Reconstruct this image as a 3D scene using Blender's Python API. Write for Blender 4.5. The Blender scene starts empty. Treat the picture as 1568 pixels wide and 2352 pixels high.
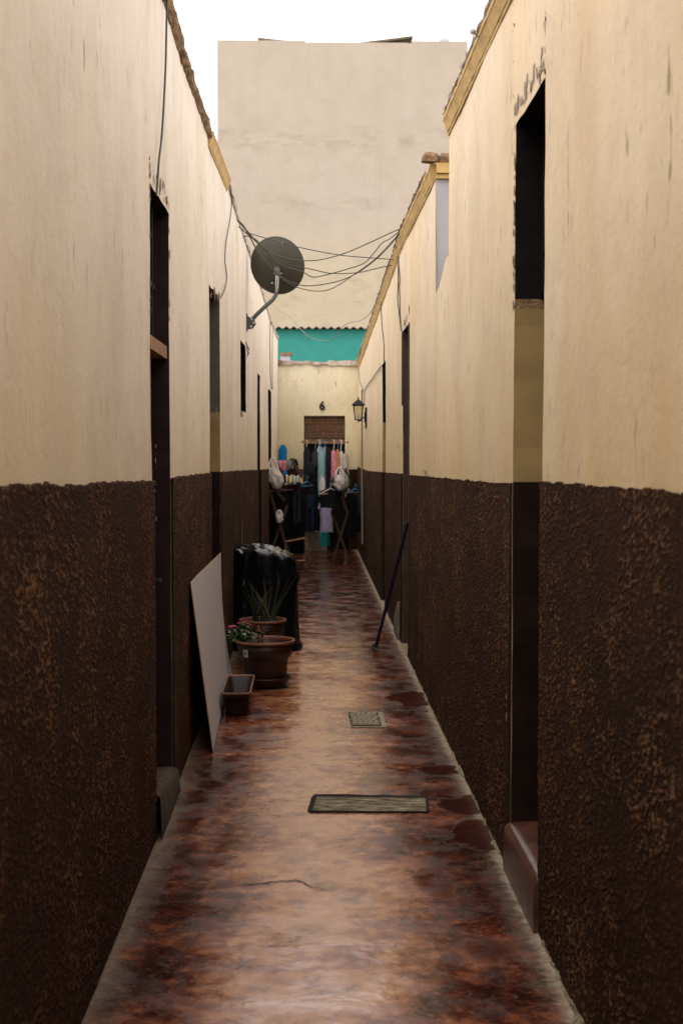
import bpy, math, random
import numpy as np
from mathutils import Vector, Matrix, Euler, noise
R = math.radians
random.seed(7)
scene = bpy.context.scene
COL = scene.collection

# ------------------------------------------------------------------ camera
CAM = Vector((0, 0, 1.6))
F = 3267.0                      # focal length in units of a 1568 x 2352 picture
PITCH = math.atan(146 / F); YAW = math.atan(79 / F)
cd = bpy.data.cameras.new("camera"); cam = bpy.data.objects.new("camera", cd); COL.objects.link(cam)
cam.location = CAM; cam.rotation_euler = (R(90) - PITCH, 0, -YAW)
cd.sensor_fit = 'VERTICAL'; cd.sensor_height = 36; cd.lens = 36 * F / 2352
cd.clip_start = 0.05; cd.clip_end = 600
cd.dof.use_dof = True; cd.dof.focus_distance = 7.5; cd.dof.aperture_fstop = 5.6
scene.camera = cam
ROT = Euler(cam.rotation_euler).to_matrix()

# ------------------------------------------------------------------ world, sun, exposure
SUN_EL, SUN_AZ = R(60), R(225)          # azimuth measured clockwise from +Y
w = bpy.data.worlds.new("World"); scene.world = w; w.use_nodes = True
nt = w.node_tree; nt.nodes.clear()
sky = nt.nodes.new('ShaderNodeTexSky'); sky.sky_type = 'NISHITA'; sky.sun_disc = False
sky.sun_elevation = SUN_EL; sky.sun_rotation = SUN_AZ; sky.dust_density = 4; sky.air_density = 1.2
hs = nt.nodes.new('ShaderNodeHueSaturation'); hs.inputs['Saturation'].default_value = 0.12
mx = nt.nodes.new('ShaderNodeMix'); mx.data_type = 'RGBA'; mx.inputs[0].default_value = 0.75
mx.inputs[7].default_value = (12.0, 11.3, 11.2, 1)    # even cloud cover over most of the blue
bg = nt.nodes.new('ShaderNodeBackground'); bg.inputs[1].default_value = 0.12
wo = nt.nodes.new('ShaderNodeOutputWorld')
nt.links.new(sky.outputs[0], hs.inputs['Color']); nt.links.new(hs.outputs[0], mx.inputs[6])
nt.links.new(mx.outputs[2], bg.inputs[0]); nt.links.new(bg.outputs[0], wo.inputs[0])
sd = bpy.data.lights.new("sun", 'SUN'); sd.energy = 1.0; sd.angle = R(50); sd.color = (1.0, 0.93, 0.82)
so = bpy.data.objects.new("sun", sd); COL.objects.link(so)
so.rotation_euler = (R(90) - SUN_EL, 0, math.pi - SUN_AZ)
scene.view_settings.view_transform = 'Standard'; scene.view_settings.look = 'None'
scene.view_settings.exposure = 0.95; scene.view_settings.gamma = 1.0
scene.cycles.max_bounces = 8; scene.cycles.diffuse_bounces = 5

# ------------------------------------------------------------------ helpers
def ray(x, y):
    return ROT @ Vector(((x - 784) / F, -(y - 1176) / F, -1)).normalized()
def on_floor(x, y, z=0.0):
    d = ray(x, y); return CAM + d * ((z - CAM.z) / d.z)
def on_y(x, y, Y):
    d = ray(x, y); return CAM + d * (Y / d.y)
def lerpf(pts):
    xs = [p[0] for p in pts]; ys = [p[1] for p in pts]
    return lambda v: float(np.interp(v, xs, ys))
XL = lerpf([(-12, -.66), (3, -.647), (6, -.627), (8, -.632), (10, -.61), (22.5, -.458), (30, -.4)])
XR = lerpf([(-6, .77), (8.5, .775), (22.5, .808), (30, .82)])
def on_wall(x, y, Xf):
    d = ray(x, y); lo, hi = 0.5, 60.0
    s = 1 if Xf(5) > 0 else -1
    g = lambda t: (d.x * t - Xf(d.y * t)) * s
    for _ in range(60):
        m = (lo + hi) / 2
        if g(m) > 0: hi = m
        else: lo = m
    return CAM + d * lo
def L(x, y): return on_wall(x, y, XL)
def Rr(x, y): return on_wall(x, y, XR)
def n3(x, y, z): return noise.noise(Vector((x, y, z)))
def fbm(x, y, z, o=4): return noise.fractal(Vector((x, y, z)), 1.0, 2.0, o)

class MB:
    def __init__(s): s.v = []; s.f = []; s.m = []; s.sm = []
    def add(s, vs, fs, mi=0, smooth=False):
        o = len(s.v); s.v += [tuple(v) for v in vs]
        for f in fs: s.f.append(tuple(i + o for i in f)); s.m.append(mi); s.sm.append(smooth)
    def box(s, a, b, mi=0, rot=None, piv=None):
        x0, y0, z0 = a; x1, y1, z1 = b
        vs = [Vector(p) for p in ((x0,y0,z0),(x1,y0,z0),(x1,y1,z0),(x0,y1,z0),(x0,y0,z1),(x1,y0,z1),(x1,y1,z1),(x0,y1,z1))]
        if rot is not None:
            p = Vector(piv) if piv is not None else sum(vs, Vector()) / 8
            vs = [p + rot @ (v - p) for v in vs]
        s.add(vs, [(3,2,1,0),(4,5,6,7),(0,1,5,4),(1,2,6,5),(2,3,7,6),(3,0,4,7)], mi)
    def bar(s, p, q, r, mi=0, n=6, r2=None):
        s.tube([p, q], [r, r if r2 is None else r2], n, mi)
    def slat(s, p, q, w, t, up=(0, 0, 1), mi=0):
        p = Vector(p); q = Vector(q); d = (q - p).normalized(); up = Vector(up)
        a = d.cross(up).normalized(); b = a.cross(d).normalized()
        vs = [c + a * (i * w / 2) + b * (j * t / 2) for c in (p, q) for i, j in ((-1,-1),(1,-1),(1,1),(-1,1))]
        s.add(vs, [(3,2,1,0),(4,5,6,7),(0,1,5,4),(1,2,6,5),(2,3,7,6),(3,0,4,7)], mi)
    def tube(s, pts, rad, n=6, mi=0, cap=True):
        pts = [Vector(p) for p in pts]; N = len(pts)
        rad = [rad] * N if not isinstance(rad, (list, tuple)) else rad
        vs = []; ref = None
        for i, p in enumerate(pts):
            t = (pts[min(i+1, N-1)] - pts[max(i-1, 0)]).normalized()
            if ref is None:
                ref = Vector((0, 0, 1)) if abs(t.z) < .9 else Vector((1, 0, 0))
            a = (ref - t * ref.dot(t)).normalized(); b = t.cross(a); ref = a
            for k in range(n):
                an = 2 * math.pi * k / n
                vs.append(p + (a * math.cos(an) + b * math.sin(an)) * rad[i])
        fs = [(i*n+k, i*n+(k+1)%n, (i+1)*n+(k+1)%n, (i+1)*n+k) for i in range(N-1) for k in range(n)]
        s.add(vs, fs, mi, True)
        if cap: s.add(vs, [tuple(reversed(range(n))), tuple(range((N-1)*n, N*n))], mi)
    def lathe(s, prof, c=(0,0,0), n=32, mi=0, smooth=True, jit=0.0):
        vs = []
        for r, z in prof:
            for k in range(n):
                a = 2 * math.pi * k / n
                rr = r * (1 + jit * n3(math.cos(a) * 2, math.sin(a) * 2, z * 9))
                vs.append((c[0] + rr * math.cos(a), c[1] + rr * math.sin(a), c[2] + z))
        s.add(vs, [(i*n+k, i*n+(k+1)%n, (i+1)*n+(k+1)%n, (i+1)*n+k) for i in range(len(prof)-1) for k in range(n)], mi, smooth)
    def grid(s, fn, nu, nv, mi=0, smooth=True):
        vs = [fn(u / nu, v / nv) for v in range(nv + 1) for u in range(nu + 1)]
        W = nu + 1
        s.add(vs, [(v*W+u, v*W+u+1, (v+1)*W+u+1, (v+1)*W+u) for v in range(nv) for u in range(nu)], mi, smooth)
    def build(s, name, mats, parent=None, origin=(0, 0, 0)):
        me = bpy.data.meshes.new(name)
        o = Vector(origin)
        me.from_pydata([Vector(v) - o for v in s.v], [], s.f)
        mats = mats if isinstance(mats, (list, tuple)) else [mats]
        for m in mats: me.materials.append(m)
        me.polygons.foreach_set('material_index', s.m); me.polygons.foreach_set('use_smooth', s.sm)
        me.update()
        ob = bpy.data.objects.new(name, me); COL.objects.link(ob)
        ob.location = o
        if parent is not None:
            ob.parent = parent; ob.location = o - chain(parent)
        return ob
def chain(o):
    v = Vector()
    while o is not None: v += o.location; o = o.parent
    return v
def tag(o, label=None, cat=None, group=None, kind=None):
    if label: o['label'] = label
    if cat: o['category'] = cat
    if group: o['group'] = group
    if kind: o['kind'] = kind
    return o
def empty(name, loc, label, cat, group=None):
    o = bpy.data.objects.new(name, None); COL.objects.link(o); o.location = loc; o.empty_display_size = .1
    return tag(o, label, cat, group)

# ------------------------------------------------------------------ materials
class NT:
    def __init__(s, name):
        s.mat = bpy.data.materials.new(name); s.mat.use_nodes = True
        s.t = s.mat.node_tree; s.t.nodes.clear()
        s.out = s.t.nodes.new('ShaderNodeOutputMaterial'); s.p = s.t.nodes.new('ShaderNodeBsdfPrincipled')
        s.t.links.new(s.p.outputs[0], s.out.inputs[0])
        s.co = s.t.nodes.new('ShaderNodeNewGeometry').outputs['Position']
    def lk(s, a, b): s.t.links.new(a, b)
    def map(s, scale=(1,1,1), rot=(0,0,0), loc=(0,0,0), src=None):
        n = s.t.nodes.new('ShaderNodeMapping'); n.inputs['Scale'].default_value = scale
        n.inputs['Rotation'].default_value = rot; n.inputs['Location'].default_value = loc
        s.lk(src or s.co, n.inputs[0]); return n.outputs[0]
    def noise(s, scale, vec=None, detail=5, rough=.55, dist=0):
        n = s.t.nodes.new('ShaderNodeTexNoise'); n.inputs['Scale'].default_value = scale
        n.inputs['Detail'].default_value = detail; n.inputs['Roughness'].default_value = rough
        n.inputs['Distortion'].default_value = dist
        s.lk(vec or s.co, n.inputs['Vector']); return n.outputs[0]
    def voro(s, scale, vec=None, feat='F1', outp='Distance'):
        n = s.t.nodes.new('ShaderNodeTexVoronoi'); n.feature = feat; n.inputs['Scale'].default_value = scale
        s.lk(vec or s.co, n.inputs['Vector']); return n.outputs[outp]
    def ramp(s, fac, stops):
        n = s.t.nodes.new('ShaderNodeValToRGB'); e = n.color_ramp.elements
        while len(e) < len(stops): e.new(.5)
        for i, (p, c) in enumerate(stops):
            e[i].position = p
            e[i].color = (c, c, c, 1) if isinstance(c, (int, float)) else (*c, 1)
        s.lk(fac, n.inputs[0]); return n.outputs[0]
    def mix(s, fac, a, b, mode='MIX'):
        n = s.t.nodes.new('ShaderNodeMix'); n.data_type = 'RGBA'; n.blend_type = mode
        for v, i in ((fac, 0), (a, 6), (b, 7)):
            if isinstance(v, (int, float)): n.inputs[i].default_value = v if i == 0 else (v, v, v, 1)
            elif isinstance(v, (tuple, list)): n.inputs[i].default_value = (*v, 1)
            else: s.lk(v, n.inputs[i])
        return n.outputs[2]
    def math(s, op, a, b=0.0, clamp=False):
        n = s.t.nodes.new('ShaderNodeMath'); n.operation = op; n.use_clamp = clamp
        for v, i in ((a, 0), (b, 1)):
            if isinstance(v, (int, float)): n.inputs[i].default_value = v
            else: s.lk(v, n.inputs[i])
        return n.outputs[0]
    def sep(s, src=None):
        n = s.t.nodes.new('ShaderNodeSeparateXYZ'); s.lk(src or s.co, n.inputs[0]); return n.outputs
    def attr(s, name):
        n = s.t.nodes.new('ShaderNodeAttribute'); n.attribute_name = name; return n.outputs['Fac']
    def bump(s, h, strength=.3, dist=.01, nrm=None):
        n = s.t.nodes.new('ShaderNodeBump'); n.inputs['Strength'].default_value = strength
        n.inputs['Distance'].default_value = dist; s.lk(h, n.inputs['Height'])
        if nrm is not None: s.lk(nrm, n.inputs['Normal'])
        s.lk(n.outputs[0], s.p.inputs['Normal']); return n.outputs[0]
    def set(s, color=None, rough=None, spec=None, metal=None):
        for v, k in ((color, 'Base Color'), (rough, 'Roughness'), (spec, 'Specular IOR Level'), (metal, 'Metallic')):
            if v is None: continue
            if isinstance(v, (int, float)): s.p.inputs[k].default_value = v
            elif isinstance(v, (tuple, list)): s.p.inputs[k].default_value = (*v, 1)
            else: s.lk(v, s.p.inputs[k])
        return s.mat

def simple(name, col, rough=.6, var=.25, scale=20, spec=.4, metal=0, bump=.15, bd=.004):
    m = NT(name)
    n = m.noise(scale, detail=6); d = tuple(c * (1 - var) for c in col); b = tuple(min(1, c * (1 + var)) for c in col)
    c = m.ramp(n, [(.3, d), (.7, b)])
    m.bump(m.noise(scale * 4), bump, bd)
    return m.set(c, rough, spec, metal)

def plaster(name, base, ochre, grime, yel=0.5, seed=0.0, dark_low=True):
    m = NT(name)
    big = m.noise(.9, m.map(loc=(seed, seed, 0)), 4)
    c = m.mix(m.ramp(big, [(.35, 0), (.7, yel)]), base, ochre)
    st = m.noise(1, m.map((1.7, 1.7, .7), loc=(seed, 0, 0)), 7, .62)
    c = m.mix(m.ramp(st, [(.45, 0), (.70, .6)]), c, grime)
    # fine vertical streaks
    st2 = m.noise(1, m.map((8, 4, 3.2), loc=(0, seed, 0)), 6, .65)
    c = m.mix(m.ramp(st2, [(.58, 0), (.8, .22)]), c, tuple(x * .8 for x in grime))
    # trowel blotches
    bl = m.noise(4.5, m.map((1, 1, .8)), 8, .68)
    c = m.mix(m.ramp(bl, [(.5, 0), (.75, .3)]), c, tuple(min(1, x * 1.12) for x in base))
    dr = m.noise(1, m.map((1.1, .8, .35), loc=(seed, 6, 0)), 6, .6)
    c = m.mix(m.ramp(dr, [(.54, 0), (.74, .36)]), c, tuple(x * k_ for x, k_ in zip(ochre, (.90, .80, .58))))
    mo = m.noise(9, m.map((1, .35, .8), loc=(seed, 1, 4)), 7, .72)
    c = m.mix(m.ramp(mo, [(.53, 0), (.70, .4)]), c, grime)
    # scuffs and chips
    chip = m.noise(1, m.map((26, 26, 7), loc=(seed * 3, 2, 1)), 3, .5)
    gate = m.noise(1.7, m.map(loc=(4, seed, 9)), 2)
    k = m.math('MULTIPLY', m.ramp(chip, [(.63, 0), (.70, .7)]), m.ramp(gate, [(.42, 0), (.6, 1)]))
    c = m.mix(k, c, (.17, .115, .06))
    if dark_low:   # splash dirt above the painted dado, partly yellowish light tinted in
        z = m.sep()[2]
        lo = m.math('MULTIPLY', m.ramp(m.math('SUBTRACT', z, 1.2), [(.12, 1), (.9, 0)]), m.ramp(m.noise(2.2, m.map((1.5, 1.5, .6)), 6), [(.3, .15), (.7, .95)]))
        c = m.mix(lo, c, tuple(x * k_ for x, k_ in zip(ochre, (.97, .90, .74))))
    h = m.mix(.35, m.noise(7, m.map((1, 1, .9)), 8, .62), m.noise(60, m.map((1, 1, .7)), 4))
    m.bump(h, .45, .012)
    return m.set(c, .9, .2)

M = {}
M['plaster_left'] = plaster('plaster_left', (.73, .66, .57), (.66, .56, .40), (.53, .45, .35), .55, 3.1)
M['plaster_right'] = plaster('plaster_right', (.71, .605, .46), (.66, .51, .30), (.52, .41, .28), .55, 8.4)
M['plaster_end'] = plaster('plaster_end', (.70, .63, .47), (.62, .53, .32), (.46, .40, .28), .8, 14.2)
M['niche'] = simple('shaded_niche_paint', (.27, .19, .085), .9, .18, 5, .2)  # infill paint darkened to hold the shade of the recesses

def dado(name, seed):
    m = NT(name)
    v = m.map(loc=(seed, seed, seed))
    lump = m.attr('lump')
    fine = m.noise(135, m.map((1.3, .5, 1.3), (.0, .0, .0), loc=(seed, 2, 0)), 2, .6)
    big = m.noise(1.6, v, 4)
    stv = m.noise(1, m.map((3, 2.2, 1.6), loc=(seed, 3, 0)), 6, .62)
    c = m.mix(m.ramp(big, [(.35, 0), (.7, 1)]), (.029, .0115, .0060), (.044, .0185, .0092))
    c = m.mix(m.ramp(stv, [(.45, 0), (.68, .7)]), c, (.018, .010, .007))
    worn = m.ramp(m.noise(2.4, m.map((1, .45, .9), loc=(seed, 0, 2)), 5, .6), [(.32, .25), (.60, 1)])
    sp = m.math('MULTIPLY', m.ramp(m.math('ADD', lump, m.math('MULTIPLY', m.math('SUBTRACT', fine, .5), 2.2)), [(.52, 0), (.86, 1)]), worn)  # lump tips painted lighter, as worn paint and as sky-lit grit
    c = m.mix(sp, c, m.ramp(m.noise(30, m.map(loc=(seed, 8, 0)), 2), [(.35, (.125, .052, .025)), (.65, (.20, .110, .052))]))
    pale = m.noise(1, m.map((16, 7, 5.0), loc=(seed, 5, 3)), 4, .6)
    c = m.mix(m.ramp(pale, [(.70, 0), (.76, .45)]), c, (.27, .19, .11))
    m.bump(fine, .5, .006)
    return m.set(c, .9, .10)
M['dado_left'] = dado('roughcast_left', 1.3); M['dado_right'] = dado('roughcast_right', 6.1); M['dado_end'] = dado('roughcast_end', 9.7)
M['dado_flat'] = simple('brown_reveal_paint', (.015, .0075, .005), .85, .3, 14, .1)
M['ochre'] = simple('ochre_trim_paint', (.46, .31, .11), .75, .22, 9, .3, 0, .4, .006)
M['cement_cap'] = simple('rough_cement', (.42, .35, .30), .95, .4, 14, .2, 0, .9, .02)
M['adobe'] = simple('broken_adobe', (.24, .15, .08), .95, .45, 22, .2, 0, 1, .02)
M['bluewhite'] = simple('pale_grey_paint', (.36, .36, .39), .85, .1, 4, .25)
M['black_wood'] = simple('black_brown_wood', (.006, .0045, .0045), .8, .4, 18, .1)
M['purple_wood'] = simple('dark_maroon_wood', (.018, .009, .009), .7, .3, 12, .2)
M['brown_wood'] = simple('worn_brown_wood', (.24, .115, .05), .6, .35, 16)
M['dark_brown'] = simple('dark_brown_wood', (.045, .024, .016), .6, .35, 14)
M['dark_grey'] = simple('dark_grey_plaster', (.085, .072, .058), .9, .3, 8)  # even dark grey of an upper jamb
M['black_iron'] = simple('black_iron', (.008, .008, .008), .65, .3, 30, .2)
M['broken'] = simple('bare_broken_plaster', (.27, .19, .12), .95, .8, 55, .2, 0, 1, .02)
M['broken_pale'] = simple('chipped_plaster', (.5, .4, .3), .95, .5, 40, .2, 0, 1, .02)
M['roof'] = simple('dusty_roof', (.25, .2, .16), .95, .3, 3)
M['crack'] = simple('crack_and_void_dark', (.012, .009, .007), .95, .3, 40)  # near-black for cracks; stands in for shade in slots and brick holes
M['cable'] = simple('dark_cable', (.030, .028, .016), .6, .2, 30)
M['cable_pale'] = simple('grey_cable', (.18, .16, .12), .6, .2, 30)

def floor_mat():
    m = NT('polished_red_cement')
    x, y, z = m.sep()
    edge = m.attr('edge'); wet = m.attr('wet'); wear = m.attr('wear')
    nb = m.noise(2.4, m.map(loc=(2, 7, 0)), 7, .62, .15)
    nm = m.noise(13, m.map(loc=(1, 3, 0)), 9, .66, .2)
    nf = m.noise(55, detail=6, rough=.6)
    t = m.math('ADD', m.math('MULTIPLY', nb, .70), m.math('SUBTRACT', m.math('MULTIPLY', nm, .65), .175))
    t = m.math('ADD', t, m.math('MULTIPLY', m.math('SUBTRACT', wear, .5), .30))
    c = m.ramp(t, [(.33, (.024, .0055, .0036)), (.44, (.088, .020, .0095)), (.54, (.225, .074, .031)), (.66, (.42, .205, .100))])
    c = m.mix(m.ramp(nf, [(.5, 0), (.75, .3)]), c, (.28, .17, .11))
    c = m.mix(m.ramp(nf, [(.25, .4), (.42, 0)]), c, (.07, .025, .016))
    # dark scuffs
    sc = m.noise(4.5, m.map((1, .7, 1), loc=(5, 1, 0)), 8, .7, .3)
    c = m.mix(m.ramp(sc, [(.54, 0), (.68, .75)]), c, (.032, .010, .007))
    # dusty grey border along the walls
    en = m.math('ADD', edge, m.math('MULTIPLY', m.math('SUBTRACT', m.noise(9, detail=8, rough=.72), .5), .26))
    em = m.ramp(en, [(.0, .6), (.03, .38), (.11, 0)])
    c = m.mix(em, c, m.ramp(m.noise(45, detail=5), [(.3, (.10, .066, .042)), (.7, (.24, .185, .125))]))
    e2 = m.ramp(m.math('ADD', edge, m.math('MULTIPLY', m.math('SUBTRACT', m.noise(20, m.map((.5, 1, 1)), 8, .75), .5), .16)), [(.0, .85), (.045, 0)])
    c = m.mix(m.math('MULTIPLY', e2, m.ramp(x, [(.0, .12), (.5, 1)])), c, m.ramp(m.noise(60, detail=5), [(.3, (.20, .16, .11)), (.7, (.42, .36, .26))]))
    wm = m.ramp(m.math('ADD', wet, m.math('ADD', m.math('MULTIPLY', m.math('SUBTRACT', nm, .5), .6), m.math('MULTIPLY', m.math('SUBTRACT', nb, .5), .9))), [(.38, 0), (.62, 1)])
    c = m.mix(m.math('MULTIPLY', wm, .88), c, (.030, .0085, .006))
    rg = m.ramp(m.noise(5, m.map(loc=(9, 2, 0)), 6, .6), [(.42, .11), (.60, .36)])
    rg = m.mix(em, rg, .6); rg = m.mix(wm, rg, .85)
    h = m.math('ADD', m.math('MULTIPLY', m.noise(5, detail=4), 1.0), m.math('MULTIPLY', m.noise(26, detail=5), .14))
    h = m.math('ADD', h, m.math('MULTIPLY', em, m.noise(70, detail=5)))
    m.bump(h, .28, .012)
    return m.set(c, rg, m.mix(wm, m.mix(em, m.ramp(wear, [(.25, .2), (.75, .52)]), .12), .0))
M['floor'] = floor_mat()
M['ground'] = simple('bare_ground', (.2, .16, .12), .95, .3, 2)

def tall_mat():
    m = NT('stained_beige_render')
    x, y, z = m.sep()
    c = m.mix(m.ramp(m.noise(.5, detail=4), [(.3, 0), (.7, .5)]), (.42, .365, .30), (.39, .33, .265))
    yl = m.ramp(m.math('MULTIPLY', m.math('ADD', z, m.math('MULTIPLY', m.noise(.6), 1.2)), .1), [(.66, 1), (.80, 0)])
    c = m.mix(yl, c, (.43, .365, .265))
    st = m.noise(1, m.map((1.1, 1, 3.2)), 7, .7)
    band = m.math('ADD', m.ramp(m.math('ABSOLUTE', m.math('SUBTRACT', z, 9.3)), [(.0, .9), (.55, 0)]), m.ramp(m.math('ABSOLUTE', m.math('SUBTRACT', z, 7.75)), [(.0, .9), (.25, 0)]))
    c = m.mix(m.math('MULTIPLY', m.ramp(st, [(.49, 0), (.66, .7)]), band, True), c, (.24, .195, .145))
    c = m.mix(m.math('MULTIPLY', m.ramp(m.noise(1, m.map((1.2, 1, 4), loc=(3, 3, 3)), 6, .7), [(.54, 0), (.70, .6)]), yl), c, (.28, .23, .16))
    c = m.mix(m.ramp(m.noise(2.2, detail=8, rough=.7), [(.45, 0), (.7, .35)]), c, (.32, .27, .21))
    c = m.mix(m.ramp(m.noise(1, m.map((3, 3, .15)), 5), [(.5, 0), (.75, .25)]), c, (.32, .27, .22))
    m.bump(m.noise(4, m.map((1, 1, 1.2)), 8, .65), .3, .02)
    return m.set(c, .95, .15)
M['tall'] = tall_mat()
M['teal'] = simple('teal_paint', (.030, .235, .20), .8, .10, 5, .3)
M['tin'] = simple('corrugated_sheet', (.10, .09, .08), .6, .3, 6)
M['rust'] = simple('rusty_panel', (.13, .10, .06), .8, .3, 6)
M['grey'] = simple('grey_plastic', (.35, .36, .37), .6, .1, 6)

# ------------------------------------------------------------------ ground and floor
mb = MB(); mb.add([(-250, -150, -.05), (250, -150, -.05), (250, 350, -.05), (-250, 350, -.05)], [(0, 1, 2, 3)])
tag(mb.build('ground', M['ground']), kind='structure', label='bare ground under the houses')

def floor_z(X, Y):
    return .006 * n3(X * 2.1, Y * 1.3, 4) - .004
def make_floor():
    ys = np.concatenate([np.arange(-12.2, 2, .25), np.arange(2, 12, .018), np.arange(12, 22.6, .04)]); ncol = 84
    V = []; E = []; WT = []; WR = []
    blobs = []
    for cx, cy, rx, ry, a in ((1098, 1912, 66, 33, 1.0), (946, 1602, 46, 18, 1.0), (1005, 1768, 52, 15, .75), (1062, 1848, 52, 20, .85),
                              (905, 1530, 26, 8, .5), (480, 1800, 40, 18, .62), (1120, 2180, 70, 40, .45), (1000, 2030, 60, 40, .5), (960, 1700, 60, 14, .5)):
        c = on_floor(cx, cy); blobs.append((c.x, c.y, rx * c.y / F, ry * c.y * c.y / 5227, a))
    for Y in ys:
        x0, x1 = XL(Y) - .25, XR(Y) + .25
        for k in range(ncol + 1):
            X = x0 + (x1 - x0) * k / ncol
            V.append((X, Y, floor_z(X, Y)))
            E.append(min(X - XL(Y), XR(Y) - X) - .015)
            wv = 0
            for bx, by, rx, ry, a in blobs:
                d = math.hypot((X - bx) / rx, (Y - by) / ry) * (1 + .55 * fbm(X * 9, Y * 5, 3, 4))
                if d < 1.6: wv = max(wv, a * max(0, 1 - (d / 1.45) ** 3))
            WT.append(wv)
            t = (X - .05 - .05 * n3(3, Y * 1.5, 1)) / .40
            WR.append(math.exp(-t * t * 1.1) * (1.0 if Y < 10.5 else max(.12, 1 - (Y - 10.5) * .2)))
    W = ncol + 1; NV = len(ys)
    faces = [(j*W+i, j*W+i+1, (j+1)*W+i+1, (j+1)*W+i) for j in range(NV - 1) for i in range(ncol)]
    me = bpy.data.meshes.new('alley_floor'); me.from_pydata(V, [], faces)
    for nm, d in (('edge', E), ('wet', WT), ('wear', WR)):
        a = me.attributes.new(nm, 'FLOAT', 'POINT'); a.data.foreach_set('value', d)
    me.polygons.foreach_set('use_smooth', [True] * len(faces)); me.materials.append(M['floor'])
    o = bpy.data.objects.new('alley_floor', me); COL.objects.link(o)
    return tag(o, kind='structure', label='worn polished red cement floor of the narrow alley')
FLOOR = make_floor()
def crack(pts, w0):
    pts = [on_floor(*p) for p in pts]
    fine = []
    for a, b in zip(pts, pts[1:]):
        n = max(2, int((b - a).length / .02))
        for i in range(n):
            p = a.lerp(b, i / n); fine.append(p + Vector((.006 * n3(p.x * 40, p.y * 40, 1), .012 * n3(p.x * 30, p.y * 30, 7), 0)))
    fine.append(pts[-1]); m = MB(); N = len(fine); vs = []
    for i, p in enumerate(fine):
        t = (fine[min(i+1, N-1)] - fine[max(i-1, 0)]).normalized(); s = Vector((-t.y, t.x, 0))
        wd = w0 * math.sin(math.pi * min(.97, .03 + i / N)) * (.6 + .7 * abs(n3(p.x * 25, p.y * 25, 3)))
        for sg in (-1, 1):
            q = p + s * wd * sg; vs.append((q.x, q.y, floor_z(q.x, q.y) + .003))
    m.add(vs, [(2*i, 2*i+1, 2*i+3, 2*i+2) for i in range(N - 1)])
    m.build('crack', M['crack'], FLOOR)
crack([(455, 2042), (540, 2034), (620, 2025), (682, 2020), (720, 2037), (775, 2046)], .0055)
crack([(605, 1836), (660, 1838), (712, 1842)], .0025)
crack([(885, 2062), (950, 2068), (1010, 2070), (1210, 2064)], .003)

# ------------------------------------------------------------------ walls
def wobble(Y, z, s): return .005 * fbm(Y * .9, z * .9, s, 3) + .0015 * n3(Y * 6, z * 6, s + 2)
def warp(Y, z): return Y + .010 * n3(Y * 3.0, z * 7, 5.5) , z + .010 * n3(Y * 8, z * 3, 9.5)

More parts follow.
